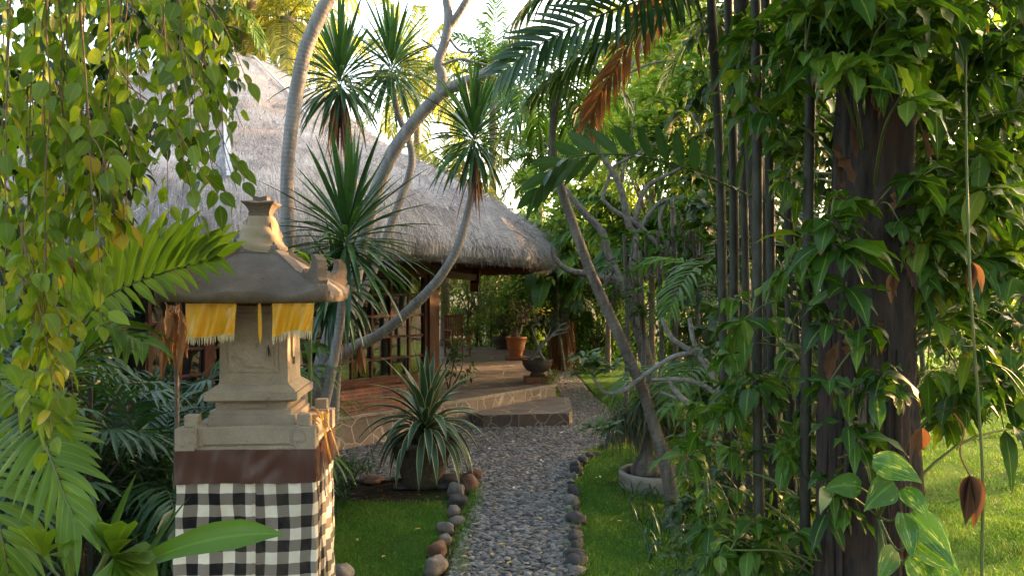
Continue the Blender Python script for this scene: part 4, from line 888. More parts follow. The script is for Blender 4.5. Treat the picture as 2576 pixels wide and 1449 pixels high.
frond(m, WP([(190, 830, 3.3), (250, 760, 3.25), (330, 715, 3.2), (430, 680, 3.15), (530, 650, 3.1)], 3.2), .15, .045, 13, (62, 25), .5, .0, t0=.15, n=5, tint=.55, rr=.006, side=(0.35, -.1, -1), jit=.06, base=.9, sides=(1,))
frond(m, WP([(150, 900, 3.5), (230, 800, 3.5), (330, 650, 3.5), (450, 585, 3.4)], 3.4), .3, .05, 14, (60, 20), .3, .1, n=5, tint=.6, jit=.07)
frond(m, WP([(100, 1000, 3.4), (200, 900, 3.3), (280, 830, 3.3), (360, 860, 3.2)], 3.4), .34, .05, 14, (60, 30), .7, .1, n=5, tint=.35, jit=.07)
pf.part(m, 'fronds', [M['palmpale'], M['stem']]); m = MB(); tube(m, [(-2.6, 3.6, 0), (-2.45, 3.5, 1), W(190, 830, 3.3)], [.03, .012], 7); pf.part(m, 'stem', M['stem'])
# dark palms filling the shade between the twigs and the shrine
GD = 'dark palms crowding behind the shrine'
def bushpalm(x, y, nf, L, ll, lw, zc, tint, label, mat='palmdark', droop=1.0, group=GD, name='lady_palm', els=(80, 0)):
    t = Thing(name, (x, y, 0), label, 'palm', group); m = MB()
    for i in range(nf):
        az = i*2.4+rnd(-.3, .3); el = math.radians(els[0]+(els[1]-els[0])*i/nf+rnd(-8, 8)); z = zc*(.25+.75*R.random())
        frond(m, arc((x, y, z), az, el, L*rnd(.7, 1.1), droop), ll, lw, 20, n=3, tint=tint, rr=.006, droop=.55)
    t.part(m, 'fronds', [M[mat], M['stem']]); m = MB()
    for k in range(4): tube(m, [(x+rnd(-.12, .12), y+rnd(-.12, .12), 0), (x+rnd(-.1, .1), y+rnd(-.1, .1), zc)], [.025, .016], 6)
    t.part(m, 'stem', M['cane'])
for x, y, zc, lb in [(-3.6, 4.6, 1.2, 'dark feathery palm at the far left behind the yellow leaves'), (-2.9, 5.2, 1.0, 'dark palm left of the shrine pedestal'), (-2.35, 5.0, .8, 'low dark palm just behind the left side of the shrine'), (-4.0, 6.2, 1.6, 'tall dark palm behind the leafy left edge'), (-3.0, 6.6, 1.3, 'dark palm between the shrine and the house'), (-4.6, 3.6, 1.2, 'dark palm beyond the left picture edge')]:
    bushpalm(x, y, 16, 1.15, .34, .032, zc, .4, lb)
def ladypalm(x, y, h, n, L, label, tint=.4, mat='palmdark', group=GD, name='fan_palm'):
    t = Thing(name, (x, y, 0), label, 'palm', group); m, s_ = MB(), MB()
    for k in range(n):
        az = rnd(0, 2*PI); z = h*rnd(.25, 1); r = rnd(.2, .5); p = np.array([x+r*math.cos(az), y+r*math.sin(az), z+.15]); tube(s_, [(x, y, z-.1), (x+r*.5*math.cos(az), y+r*.5*math.sin(az), z+.15), p], [.006, .004], 4, sm=3)
        fan(m, p, (math.cos(az), math.sin(az), rnd(-.5, .4)), L*rnd(.8, 1.1), .034, 9, 150, tint=tint, droop=rnd(.3, .9))
    for k in range(3): tube(s_, [(x+rnd(-.06, .06), y, 0), (x, y, h)], [.018, .014], 6)
    t.part(m, 'crown', M[mat]); t.part(s_, 'stem', M['cane'])
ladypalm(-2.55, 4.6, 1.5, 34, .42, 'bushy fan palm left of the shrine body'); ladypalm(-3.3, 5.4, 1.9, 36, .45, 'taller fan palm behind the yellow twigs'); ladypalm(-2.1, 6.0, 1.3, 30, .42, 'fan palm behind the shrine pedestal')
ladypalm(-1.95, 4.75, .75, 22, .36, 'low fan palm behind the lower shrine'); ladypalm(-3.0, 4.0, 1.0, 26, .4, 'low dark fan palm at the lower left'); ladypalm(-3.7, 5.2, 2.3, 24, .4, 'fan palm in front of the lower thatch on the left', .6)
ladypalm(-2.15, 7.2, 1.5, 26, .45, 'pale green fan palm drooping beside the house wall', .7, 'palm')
dp = Thing('dead_frond_cluster', W(440, 1200, 4.5)*[1, 1, 0], 'bunch of hanging brown dead palm leaves left of the shrine body', 'plant'); m = MB(); n = 34; ribbons(m, np.array([W(rnd(405, 470), rnd(755, 810), rnd(4.3, 4.6)) for _ in range(n)]), np.column_stack([R.normal(0, .2, n), R.normal(0, .2, n), -np.ones(n)]), rnd(.16, .36, n), rnd(.03, .055, n), 'lance', 7, rnd(0, .4, n), .7, roll=rnd(-1.2, 1.2, n), wavy=.5, tint=rnd(.3, 1, n)); dp.part(m, 'dead_leaves', M['dead'])
m = MB(); tube(m, [W(440, 1300, 4.6), W(445, 1000, 4.5), W(438, 770, 4.5)], [.016, .012], 7); dp.part(m, 'stem', M['brownbark'])
# lower left fillers: plain broad leaves near the camera
bl = Thing('broadleaf_plant', (-1.75, 2.4, 0), 'plant with one long glossy strap leaf across the checked cloth', 'plant'); m = MB()
a, b = W(230, 1500, 2.3), W(705, 1285, 2.15); L = np.linalg.norm(b-a); ribbons(m, [a], [nrm(b-a)+np.array([0, 0, .24])], L*1.0, .09, 'spoon', 16, .34, .55, side=(0.3, -.5, -.9), tint=.95)
a, b = W(300, 1470, 2.4), W(420, 1120, 2.6); 
for (u0, v0, u1, v1, wd_, ti) in [(250, 1460, 330, 1180, .07, .4), (330, 1480, 460, 1230, .06, .35), (180, 1480, 150, 1290, .1, .5)]:
    a, b = W(u0, v0, 2.5), W(u1, v1, 2.5); ribbons(m, [a], [nrm(b-a)], np.linalg.norm(b-a), wd_, 'lance', 8, .2, .25, tint=ti)
bl.part(m, 'leaf', M['palm'])
ft = Thing('fishtail_palm', (-1.9, 2.2, 0), 'ragged rounded fishtail palm leaf beside the strap leaf', 'palm'); m = MB()
fan(m, W(285, 1400, 2.2), (.3, -.3, .6), .14, .10, 9, 150, up=(0, -1, .3), tint=.6, droop=.2, prof='fish', n=4); fan(m, W(288, 1402, 2.19), (.6, -.3, -.5), .14, .10, 8, 120, up=(0, -1, .3), tint=.5, droop=.2, prof='fish', n=4)
fan(m, W(110, 1400, 2.2), (.1, -.3, .5), .15, .06, 6, 120, up=(0, -1, .3), tint=1.0, droop=.2, prof='fish', n=4)
ft.part(m, 'leaf', M['palmpale']); m = MB(); tube(m, [(-1.9, 2.2, 0), W(240, 1449, 2.25), W(265, 1390, 2.25)], [.012, .005], 6); ft.part(m, 'stem', M['stem'])

# ---- trunks in the middle
def trunk(mb, pts, d, rpx, sides=12, rough=.03, **k): tube(mb, WP(pts, d), [r*d/F for r in rpx], sides, rough=rough, sm=7, **k)
t1 = Thing('frangipani_tree', W(775, 1105, 7.6)*[1, 1, 0], 'smooth grey curved trunk rising left of the dracaenas and leaving the top of the picture', 'tree'); m = MB()
trunk(m, [(770, 1120), (745, 960), (728, 790), (724, 640), (722, 450), (732, 330), (748, 220), (768, 130), (800, 50), (835, -20), (880, -120)], 7.2, [28, 22, 18, 17, 16, 17, 18, 18, 18, 17, 14], 14)
trunk(m, [(835, -20), (790, -120)], 7.2, [14, 10]); t1.part(m, 'trunk', M['greybark'])
t2 = Thing('frangipani_tree', W(830, 1110, 7.8)*[1, 1, 0], 'forked grey trunk leaning right across the thatched roof', 'tree'); m = MB()
trunk(m, [(750, 1120), (790, 1000), (850, 860), (905, 640), (940, 500), (985, 390), (1036, 315), (1080, 265), (1110, 236)], 7.9, [30, 27, 24, 18, 17, 17, 16, 16, 15], 14)
trunk(m, [(1108, 240), (1112, 190), (1102, 160), (1118, 110), (1128, 55), (1122, 0), (1105, -60)], 7.9, [15, 13, 12, 12, 12, 10, 9]); trunk(m, [(1124, 75), (1150, 40), (1180, -10), (1200, -60)], 7.9, [10, 9, 9, 8]); trunk(m, [(1105, 238), (1150, 215), (1210, 192), (1258, 160), (1280, 120)], 7.9, [15, 15, 14, 13, 8])
for pts in ([(1125, 90), (1160, 130), (1220, 130)], [(1115, 150), (1090, 120), (1060, 100)], [(1112, 165), (1160, 150), (1230, 165), (1265, 155)]): trunk(m, pts, 7.9, [4, 3, 2], 6)
t2.part(m, 'trunk', M['greybark'])
# dracaenas
GR = 'dracaenas with spiky leaf heads in front of the roof'
def dracaena(base, tr, d, rpx, head, hr, nl, label, skirt=0, lean=(0, 0, 1), dspread=(1.3, .2), lw=.042, downs=.9):
    t = Thing('dracaena', base, label, 'plant', GR); m = MB(); trunk(m, tr, d, rpx, 10); t.part(m, 'trunk', M['greybark'])
    c = W(*head, d); m = MB(); f = (np.arange(nl)+.5)/nl; az = np.arange(nl)*2.39996; el = np.radians(88-dspread[0]*100*f**.85+rnd(-8, 8, nl))
    D = np.column_stack([np.cos(el)*np.cos(az), np.cos(el)*np.sin(az), np.sin(el)])+np.array(lean)*.15; P = c+np.column_stack([0*f, 0*f, .10-.22*f])
    ribbons(m, P, D, hr*rnd(.75, 1.12, nl)*(1-.1*f), lw*rnd(.8, 1.2, nl), 'lance', 6, .05+downs*f**1.3*rnd(.6, 1.3, nl), .4, tint=rnd(0, 1, nl)); t.part(m, 'leaves', M['drac'])
    if skirt:
        m = MB(); n = skirt; ribbons(m, c+np.column_stack([R.normal(0, .02, n), R.normal(0, .02, n), rnd(-.28, -.08, n)]), np.column_stack([R.normal(0, .22, n), R.normal(0, .22, n), -np.ones(n)]), hr*rnd(.5, .95, n), .022, 'lance', 5, .3, .4); t.part(m, 'dead_leaves', M['dead'])
b0 = np.array([-1.95, 8.2, 0])
dracaena(b0, [(770, 1090), (800, 930), (850, 760), (885, 600), (890, 460), (872, 350), (858, 235)], 8.2, [16, 14, 12, 11, 10], (856, 205), .84, 150, 'tall dracaena with a brown skirt of dead leaves, leftmost of the tall heads', 60)
dracaena(b0+[.4, .4, 0], [(790, 1060), (860, 860), (940, 680), (1000, 520), (1035, 420), (1028, 350), (1002, 290), (985, 215)], 8.8, [14, 12, 10, 10, 9, 8, 8], (985, 175), .8, 120, 'dracaena on a kinked thin trunk behind the leftmost head')
dracaena(b0+[.1, -.5, 0], [(770, 1040), (850, 905), (960, 838), (1040, 770), (1105, 700), (1152, 620), (1180, 520), (1196, 440), (1192, 375)], 7.7, [24, 18, 13, 13, 12, 11, 9, 8, 8], (1192, 350), .74, 140, 'dracaena on a long slanting trunk crossing the window wall', 26)
dracaena(b0+[-.1, -1.2, 0], [(800, 1100), (850, 850), (872, 640)], 6.9, [14, 12, 11], (872, 605), .95, 120, 'low dracaena with long dark blades in front of the eave', 0, dspread=(1.3, .2), lw=.05, downs=.6, lean=(.3, 0, .6))
dracaena(b0+[-.15, -1.0, 0], [(840, 1060), (850, 900), (858, 750)], 7.2, [12, 10, 9], (850, 730), .62, 90, 'drooping dracaena below the low one beside the shrine roof', 10, dspread=(1.5, .2), lw=.05, downs=1.5)
# small lily-like plant above the shrine horns
sl = Thing('variegated_lily', W(780, 900, 5)*[1, 1, 0], 'pale striped strap-leaved plant peeping above the shrine roof', 'plant'); m = MB()
c = W(780, 668, 5.0); n = 16; az = rnd(0, 6.28, n); ribbons(m, np.repeat([c], n, 0), np.column_stack([np.cos(az), np.sin(az)*.6, rnd(.5, 1.6, n)]), rnd(.14, .24, n), .03, 'lance', 6, .8, .3); sl.part(m, 'leaves', M['bright'])
m = MB(); tube(m, [c*[1, 1, 0], c], [.02, .012], 6); sl.part(m, 'stem', M['stem'])
for u, v, d_ in ((905, 905, 7.2),):
    m = MB(); ribbons(m, [W(u, v-40, d_)]*5, R.normal(0, .12, (5, 3))+[0, 0, -1], rnd(.25, .34, 5), .05, 'lance', 6, .1, .5, tint=.5); single(m, 'dead_leaf', M['dead'], 'withered brown leaf hanging in front of the window wall', 'leaf')

# ---- curved palm trunk right of the path, with its drooping crown
cp = Thing('curved_palm', W(1697, 1335, 6.7)*[1, 1, 0], 'slender palm with a long leaning trunk right of the path', 'palm'); m = MB()
cpp = [(1700, 1345), (1690, 1240), (1672, 1160), (1650, 1085), (1618, 985), (1576, 885), (1528, 780), (1480, 670), (1440, 560), (1406, 455), (1390, 380), (1393, 300), (1410, 190)]
trunk(m, cpp, 6.7, [24, 20, 17, 15, 14, 14, 14, 13, 12, 11, 10, 9, 8], 14, .05); cp.part(m, 'trunk', M['brownbark'])
m = MB(); c = W(1408, 200, 6.7); palm_crown(m, c, 12, .85, .36, .03, 20, (60, -40), 1.5, 1.3, n=3, tint=.45, rr=.01); cp.part(m, 'crown', [M['palm'], M['stem']])
# big dark frond in the top centre + companions, from a palm standing to the right
bp = Thing('feather_palm', (1.35, 4.3, 0), 'palm whose big dark fronds hang into the top centre of the picture', 'palm'); m = MB()
frond(m, WP([(1790, -60, 4.2), (1680, -20, 4.1), (1560, 20, 4.0), (1440, 70, 4.0), (1340, 125, 4.0), (1262, 185, 4.05)], 4), .30, .036, 26, (75, 35), .25, .05, n=5, tint=.3, rr=.008, side=(-.25, .35, .9), jit=.05, base=.5)
frond(m, WP([(1760, -40, 4.3), (1650, 30, 4.3), (1540, 90, 4.3), (1440, 160, 4.4), (1340, 250, 4.5)], 4), .34, .036, 24, (65, 25), .9, .05, n=5, tint=.55, rr=.008, jit=.08)
frond(m, WP([(1740, -60, 4.5), (1620, -30, 4.5), (1500, -40, 4.5), (1380, -20, 4.5), (1290, 60, 4.5)], 4), .36, .036, 24, (65, 25), 1.0, .05, n=5, tint=.5, rr=.008, jit=.08)
bp.part(m, 'fronds', [M['palmdark'], M['stem']])
m = MB(); frond(m, WP([(1700, -60, 4.6), (1640, 30, 4.6), (1575, 130, 4.6), (1520, 220, 4.6), (1485, 300, 4.6)], 4), .25, .028, 28, (50, 20), .5, .0, n=4, tint=.5, rr=.008, jit=.16, side=(.8, .15, .5), base=.7); bp.part(m, 'dead_frond', [M['dead'], M['dead']])
m = MB(); tube(m, [(1.6, 4.5, 0), (1.5, 4.5, 2), (1.3, 4.4, 4.2)], [.07, .05], 10); bp.part(m, 'trunk', M['cane'])
# paddle-leaved frond crossing the centre right
zf = Thing('paddle_frond_plant', (1.55, 4.0, 0), 'arching frond of dark paddle-shaped leaflets crossing in front of the leaning palm', 'plant'); m = MB()
rp = [(1990, 560, 4.0), (1900, 500, 4.0), (1800, 455, 3.9), (1700, 415, 3.8), (1600, 392, 3.7), (1500, 388, 3.7), (1430, 398, 3.7), (1385, 430, 3.7), (1350, 480, 3.7)]
frond(m, WP(rp, 3.8), .20, .058, 17, (92, 14), .0, .05, t0=.05, n=6, tint=.8, rr=.008, side=(-.35, .25, -1), jit=.03, base=.72, prof='paddle', sides=(-1,), fold=.12)
frond(m, WP(rp, 3.8), .15, .045, 13, (60, 35), .25, .1, t0=.1, n=6, tint=.3, rr=.005, side=(-.2, .95, .3), jit=.1, base=.8, prof='paddle', sides=(-1,), fold=.2)
frond(m, WP(rp[4:], 3.8), .2, .042, 8, (60, 20), .1, .05, t0=.3, n=6, tint=.7, rr=.004, side=(-.35, .25, -1), jit=.05, base=.9, prof='paddle', sides=(1,), fold=.15)
zf.part(m, 'fronds', [M['drac'], M['stem']]); m = MB(); tube(m, [(1.6, 4.1, 0), (1.55, 4.1, 1.5), W(1990, 560, 4.0)], [.03, .012], 7); zf.part(m, 'stem', M['cane'])

# ---- old plumeria with bare twisting limbs
pl = Thing('plumeria_tree', W(1600, 1000, 11.5)*[1, 1, 0], 'gnarled plumeria with bare twisting grey limbs behind the leaning palm', 'tree'); m = MB()
for pts, r in [([(1640, 960), (1600, 800), (1565, 715), (1530, 695)], [24, 20, 18, 14]), ([(1565, 715), (1530, 640), (1515, 585), (1470, 535), (1425, 480), (1400, 440), (1385, 370)], [16, 13, 13, 11, 9, 8, 6]), ([(1560, 712), (1480, 690), (1430, 680), (1395, 650), (1390, 620)], [12, 11, 10, 8, 6]),
    ([(1600, 800), (1590, 680), (1600, 600), (1580, 560), (1560, 470), (1520, 400), (1480, 330), (1440, 270)], [16, 13, 12, 12, 10, 9, 8, 6]), ([(1680, 640), (1630, 590), (1590, 555), (1545, 530), (1515, 500)], [8, 10, 10, 8, 6]), ([(1598, 552), (1620, 480), (1660, 450), (1720, 420)], [9, 8, 7, 5]),
    ([(1515, 505), (1525, 470), (1545, 420), (1600, 390), (1650, 360)], [7, 6, 5, 4]), ([(1600, 590), (1660, 510), (1740, 500), (1800, 480)], [8, 8, 7, 4]), ([(1480, 330), (1520, 250), (1570, 190), (1620, 110), (1660, 20)], [8, 7, 7, 6, 5]), ([(1570, 190), (1640, 160), (1720, 150)], [5, 4, 3]), ([(1385, 370), (1340, 350), (1290, 340)], [6, 5, 3]), ([(1425, 480), (1380, 460), (1330, 455)], [5, 4, 3]), ([(1560, 470), (1590, 330), (1600, 250)], [4, 3, 2]), ([(1700, 660), (1660, 560), (1690, 500), (1760, 500)], [7, 7, 6, 5])]:
    trunk(m, pts, 11.5, [k*.78 for k in r], 8, .14)
pl.part(m, 'trunk', M['plumbark']); m = MB()
for u, v in [(1290, 340), (1330, 450), (1440, 265), (1600, 245), (1650, 355), (1720, 415), (1800, 480), (1720, 148), (1660, 20), (1760, 498), (1500, 250), (1550, 150), (1380, 300), (1620, 300), (1680, 250), (1550, 330), (1460, 420)]:
    for k in range(3): rosette(m, W(u+rnd(-40, 40), v+rnd(-40, 40), 11.5+rnd(-.6, .6)), (rnd(-.5, .5), 0, 1), 12, .3, .075, 'paddle')
pl.part(m, 'leaves', M['bright'])
# ---- spiny pale branched plant by the bamboo
sp = Thing('pachypodium', W(1830, 1150, 6.6)*[1, 1, 0], 'spiny whitish branching succulent shrub left of the palm canes', 'shrub'); m = MB()
for pts, r in [([(1850, 1180), (1840, 1060), (1800, 960), (1765, 900), (1735, 880), (1690, 850), (1665, 800)], [17, 16, 13, 12, 10, 9, 6]), ([(1768, 905), (1745, 860), (1735, 800)], [11, 9, 7]), ([(1740, 885), (1690, 900), (1640, 930), (1600, 960), (1560, 985), (1520, 985), (1495, 950), (1490, 920)], [9, 9, 8, 7, 7, 6, 6, 4]), ([(1830, 1010), (1780, 975), (1720, 955), (1640, 955)], [10, 9, 8, 5]), ([(1840, 1030), (1780, 1040), (1740, 1020), (1700, 985), (1680, 950)], [12, 12, 11, 9, 6]), ([(1830, 1020), (1800, 1000), (1780, 1030), (1760, 1010)], [9, 8, 8, 6]), ([(1700, 1000), (1660, 985)], [5, 4])]:
    trunk(m, pts, 6.6, [k*.72 for k in r], 9, .22)
    P = smooth_path(WP(pts, 6.6), 10); nn = len(P)*3; Q = P[R.integers(0, len(P), nn)]; Dn = nrm(R.standard_normal((nn, 3))); ribbons(m, Q+Dn*.018, Dn, .03, .004, 'blade', 1, 0, None)
sp.part(m, 'branches', M['whitebark']); m = MB()
for u, v in [(1490, 915), (1475, 940), (1510, 925), (1540, 930), (1500, 1075), (1530, 1085), (1470, 900)]: rosette(m, W(u, v, 6.6), (-.2, 0, 1), 16, .2, .045, 'paddle')
sp.part(m, 'leaves', M['bush'])
# ---- ponytail palm in a round concrete ring
pr0 = G(1645, 1222); rg = MB(); lathe(rg, pr0, [(.36, 0), (.37, .1), (.385, .15), (.365, .17), (.31, .16), (.305, .09)], 36, wob=.02); single(rg, 'planter_ring', M['concrete'], 'low round weathered concrete ring on the lawn right of the path', 'planter')
sl_ = MB(); lathe(sl_, pr0, [(.31, .1), (.1, .13), (0, .13)], 20); single(sl_, 'planter_soil', M['soil'], 'dark soil filling the round concrete ring', 'soil')
pt = Thing('ponytail_palm', pr0+[-.06, .1, .1], 'ponytail palm with thin arching blue-green leaves in the concrete ring', 'plant'); m = MB(); lathe(m, pr0+[-.06, .1, .1], [(.17, 0), (.175, .05), (.14, .13), (.07, .22), (.04, .36), (.035, .72)], 18, wob=.06); pt.part(m, 'trunk', M['brownbark'])
m = MB(); 
for (u, v, nn, L) in [(1640, 1040, 420, .62), (1740, 1080, 380, .5), (1560, 1060, 220, .5)]:
    c = W(u, v, 8.3); az = rnd(0, 6.28, nn); el = rnd(-.3, 1.4, nn); ribbons(m, c+R.normal(0, .06, (nn, 3)), np.column_stack([np.cos(el)*np.cos(az), np.cos(el)*np.sin(az), np.sin(el)]), L*rnd(.6, 1.1, nn), .012, 'lance', 6, rnd(1.0, 2.6, nn), None, tint=rnd(0, 1, nn)**(1.5 if u < 1700 else .5))
pt.part(m, 'leaves', M['ponytail'])

# ---- palm canes (tall thin stems) left of the big trunk
GCN = 'tall thin palm canes left of the big trunk'
for i, (ut, ub, d, r, lb) in enumerate([(1785, 1850, 4.3, 11, 'darkest slim cane, leftmost of the group'), (1832, 1866, 4.6, 11, 'second slim grey cane from the left, close to the darkest'), (1898, 1915, 3.5, 12, 'slim mottled cane with pale rings in the middle of the group'), (1925, 1950, 3.9, 11, 'slim cane just right of the mottled one'), (1975, 1990, 4.2, 10, 'short-looking cane behind the umbrella leaves'), (2052, 2015, 3.3, 12, 'cane leaning left close to the big trunk'), (1862, 1885, 5.0, 9, 'cane in the shade behind the second cane'), (2005, 1975, 7.4, 8, 'pale cane deep in the shade right of the group')]):
    x0 = W(ub, 1000, d)[0]; t = Thing('palm_cane', (x0, d, 0), lb, 'palm', GCN); m = MB(); x1 = W(ut, 0, d)[0]; tube(m, [(x0+.02, d, 0), (x0*.7+x1*.3+rnd(-.02, .02), d, 1.3), (x0*.4+x1*.6, d, 2.8), (x1, d, 4.0), (x1*1.02, d, 5.2)], [r*1.15*d/F, r*d/F], 9, sm=6); t.part(m, 'cane', M['cane'])
    m = MB(); palm_crown(m, (x1*1.02, d, 5.2), 7, 1.7, .5, .04, 22, (60, -10), 1.2, .8, az0=i, n=2, tint=.4); t.part(m, 'crown', [M['palmdark'], M['stem']])

# ---- big trunk on the right
bt = Thing('large_tree', (1.48, 3.15, 0), 'thick dark rough-barked tree trunk standing on the right', 'tree'); m = MB()
d = 3.15; tube(m, [(1.45, d, -.05), (1.46, d, .5), (1.475, d, 1.2), (1.47, d, 1.9), (1.50, d, 2.6), (1.53, d, 3.3), (1.55, d+.05, 4.6)], [.23, .205, .19, .172, .15, .145, .14], 56, ridge=.11, rough=.035, sm=18)
for k in range(26):
    a = rnd(PI, 2*PI); rr_ = .2; pts = []; z0 = rnd(.2, 1.6); z1 = z0+rnd(.5, 1.6)
    for z in np.linspace(z0, z1, 7): rad = np.interp(z, [0, .5, 1.2, 1.9, 2.6, 3.3], [.22, .2, .185, .168, .147, .14]); cx2 = np.interp(z, [0, 1.9, 3.3], [1.45, 1.47, 1.53]); aa = a+.05*math.sin(z*3+k); pts.append((cx2+rad*math.cos(aa), d+rad*math.sin(aa), z))
    tube(m, pts, [.007, rnd(.009, .022), .005], 7, rough=.14)
bt.part(m, 'trunk', M['bigbark'])
m = MB()
for k in range(9):
    u = 2168+rnd(-22, 26); pts = [(u+rnd(-5, 5), 960+rnd(-30, 20)), (u+rnd(-8, 8), 1040), (u+rnd(-12, 12), 1110+rnd(-20, 40)), (u+rnd(-14, 16), 1150+rnd(-10, 40))]
    tube(m, WP(pts, 2.945), [.004, .006, .002], 6, rough=.2)
bt.part(m, 'aerial_roots', M['plumbark'])
m = MB(); clump_leaves(m, (2.0, 4.6, 6.2), (3.0, 3.2, 1.3), 6500, .24, .11, nclump=70, spread=.22, n=2); clump_leaves(m, (1.6, 2.4, 4.6), (2.2, 1.4, .9), 4500, .24, .11, nclump=40, spread=.22, n=2); bt.part(m, 'crown', M['umbshade'])
for q in ((0.2, 5.2, 6.3), (3.6, 5.4, 6.4), (2.2, 2.6, 5.4)):
    m = MB(); tube(m, [(1.55, 3.2, 4.4), (np.array([1.55, 3.2, 4.6])+q)/2, q], [.12, .05], 9); bt.part(m, 'limb', M['bigbark'])
m = MB(); n = 15; P = np.array([W(rnd(2080, 2310), rnd(180, 900), 2.97) for _ in range(n)]); ribbons(m, P, R.normal(0, .25, (n, 3))+[0, -.1, -1], rnd(.08, .19, n), rnd(.025, .055, n), 'lance', 8, rnd(0, .5, n), .9, roll=rnd(-1.5, 1.5, n), wavy=1.0); bt.part(m, 'dead_leaves', M['deaddark'])

# ---- umbrella-leaved climbers and shrubs
def umbrella(m, s_, p, out, L=.15, nl=7, tint=.5, wd=.05, base=None, droop=.7):
    p = np.array(p, float); out = nrm(np.array(out, float)); a = np.arange(nl)/nl*2*PI*.86+rnd(0, 6.28)
    S = nrm(np.cross(out, [0, 0, 1.])+1e-6); U = np.cross(S, out); D = out*.35+(S*np.cos(a)[:, None]+U*np.sin(a)[:, None]*.55)+np.array([0, 0, -.35])+R.normal(0, .22, (nl, 3))
    ribbons(m, np.repeat([p], nl, 0)+D*.012, D, L*rnd(.55, 1.25, nl), wd*rnd(.8, 1.3, nl), 'ovate', 6, droop*rnd(.3, 1.7, nl), .25, roll=rnd(-.7, .7, nl), tint=np.clip(tint+rnd(-.22, .2, nl)+.35*(R.random(nl) < .05), 0, 1), wavy=.35)
    if base is not None: tube(s_, [base, (np.array(base)+p)/2+[0, 0, .03], p], [.0035, .0025], 4, sm=3)
def umbtree(base, label, regions, mat='umb', group='umbrella plants around the big trunk', name='umbrella_plant'):
    """regions: (u0,u1,v0,v1,d0,d1,count,L,tint)"""
    t = Thing(name, base, label, 'plant', group); m, s_ = MB(), MB(); b = np.array(base, float)
    for (u0, u1, v0, v1, d0, d1, cnt, L, ti) in regions:
        hub = [W(rnd(u0, u1), rnd(v0, v1), rnd(d0, d1)) for _ in range(max(cnt//5, 2))]
        if True: 
            for q in hub: tube(s_, [(1.50, 3.2, q[2]-.35), (np.array([1.5, 3.2, q[2]-.1])+q)/2, q], [.008, .004], 5, sm=4)
        else:
          for q in hub[::4]: tube(s_, [b*[1, 1, 0]+[rnd(-.1, .1), 0, 0], b*[1, 1, 0]+[rnd(-.1, .1), 0, q[2]*.6], q], [.010, .004], 5, sm=4)
        for k in range(cnt):
            p = W(rnd(u0, u1), rnd(v0, v1), rnd(d0, d1)); q = min(hub, key=lambda h: np.linalg.norm(h-p)); o = nrm(p-q+np.array([0, -.12, .1])); q2 = p-(p-q)*min(1, .22/max(np.linalg.norm(p-q), .01))
            umbrella(m, s_, p, o+np.array([0, -.3, 0]), L*1.05*rnd(.6, 1.25), int(R.integers(4, 9)), np.clip(ti+rnd(-.18, .18), 0, 1), L*.34, q2, rnd(.4, 1.1))
    t.part(m, 'leaves', M[mat]); t.part(s_, 'stem', M['stem'])
umbtree((.95, 3.6, 0), 'umbrella plant spreading left of the big trunk at mid height', [(1960, 2080, 560, 760, 3.0, 3.6, 8, .15, .45), (1840, 2060, 740, 1000, 3.2, 4.0, 24, .16, .4)])
umbtree((.9, 3.9, 0), 'high umbrella plant with leaves hanging left of the trunk top', [(1850, 2110, 20, 330, 3.1, 4.0, 52, .17, .5), (1860, 2010, 0, 260, 3.6, 4.4, 30, .17, .4), (1940, 2080, 330, 480, 3.2, 4.0, 10, .15, .45)])
umbtree((1.2, 2.9, 0), 'umbrella leaves dropping over the top of the big trunk', [(2000, 2420, -40, 150, 2.5, 3.1, 48, .17, .5), (2100, 2300, 130, 260, 2.4, 2.6, 5, .17, .6)])
umbtree((2.1, 3.3, 0), 'umbrella plant filling the upper right corner', [(2300, 2620, -40, 300, 2.8, 3.9, 60, .17, .35), (2280, 2600, 280, 560, 3.0, 3.9, 40, .17, .5)])
umbtree((2.0, 3.5, 0), 'umbrella plant right of the big trunk at mid height', [(2290, 2500, 420, 720, 2.9, 3.4, 42, .16, .62), (2320, 2640, 620, 1000, 3.0, 4.4, 74, .17, .5), (2360, 2640, 950, 1080, 3.2, 4.4, 18, .17, .5)])
umbtree((.85, 3.7, 0), 'umbrella shrub low on the left of the big trunk', [(1720, 2080, 1020, 1330, 3.3, 4.4, 62, .14, .5), (1780, 2080, 1300, 1460, 3.0, 3.9, 34, .14, .5), (2060, 2130, 1120, 1300, 2.8, 2.9, 4, .14, .4)])
umbtree((1.0, 3.1, 0), 'low umbrella sprig in front of the big trunk', [(2080, 2200, 480, 620, 2.7, 2.85, 4, .17, .5), (2090, 2160, 1040, 1150, 2.7, 2.8, 2, .15, .4), (2080, 2180, 720, 840, 2.7, 2.85, 3, .18, .35), (2070, 2300, 850, 1010, 2.7, 2.85, 4, .15, .3), (2200, 2310, 380, 560, 2.75, 2.9, 2, .15, .35)])
umbtree((1.7, 6.5, 0), 'shaded umbrella shrub behind the palm canes', [(1740, 2150, 300, 700, 5.8, 8, 90, .24, .5), (1760, 2150, 700, 1150, 5.8, 8, 90, .24, .5), (1720, 2150, -50, 300, 6, 8, 60, .24, .5)], 'figshade')
umbtree((3.2, 5.5, 0), 'shaded umbrella shrub behind the right foliage', [(2250, 2650, 0, 600, 5, 6.5, 80, .22, .5), (2400, 2700, 500, 900, 5.5, 7, 26, .22, .7)], 'umbshade')
umbtree((.95, 4.2, 0), 'dark low undergrowth at the foot of the big trunk', [(1680, 2060, 1200, 1449, 4.1, 5.2, 60, .12, .5)], 'umbshade')
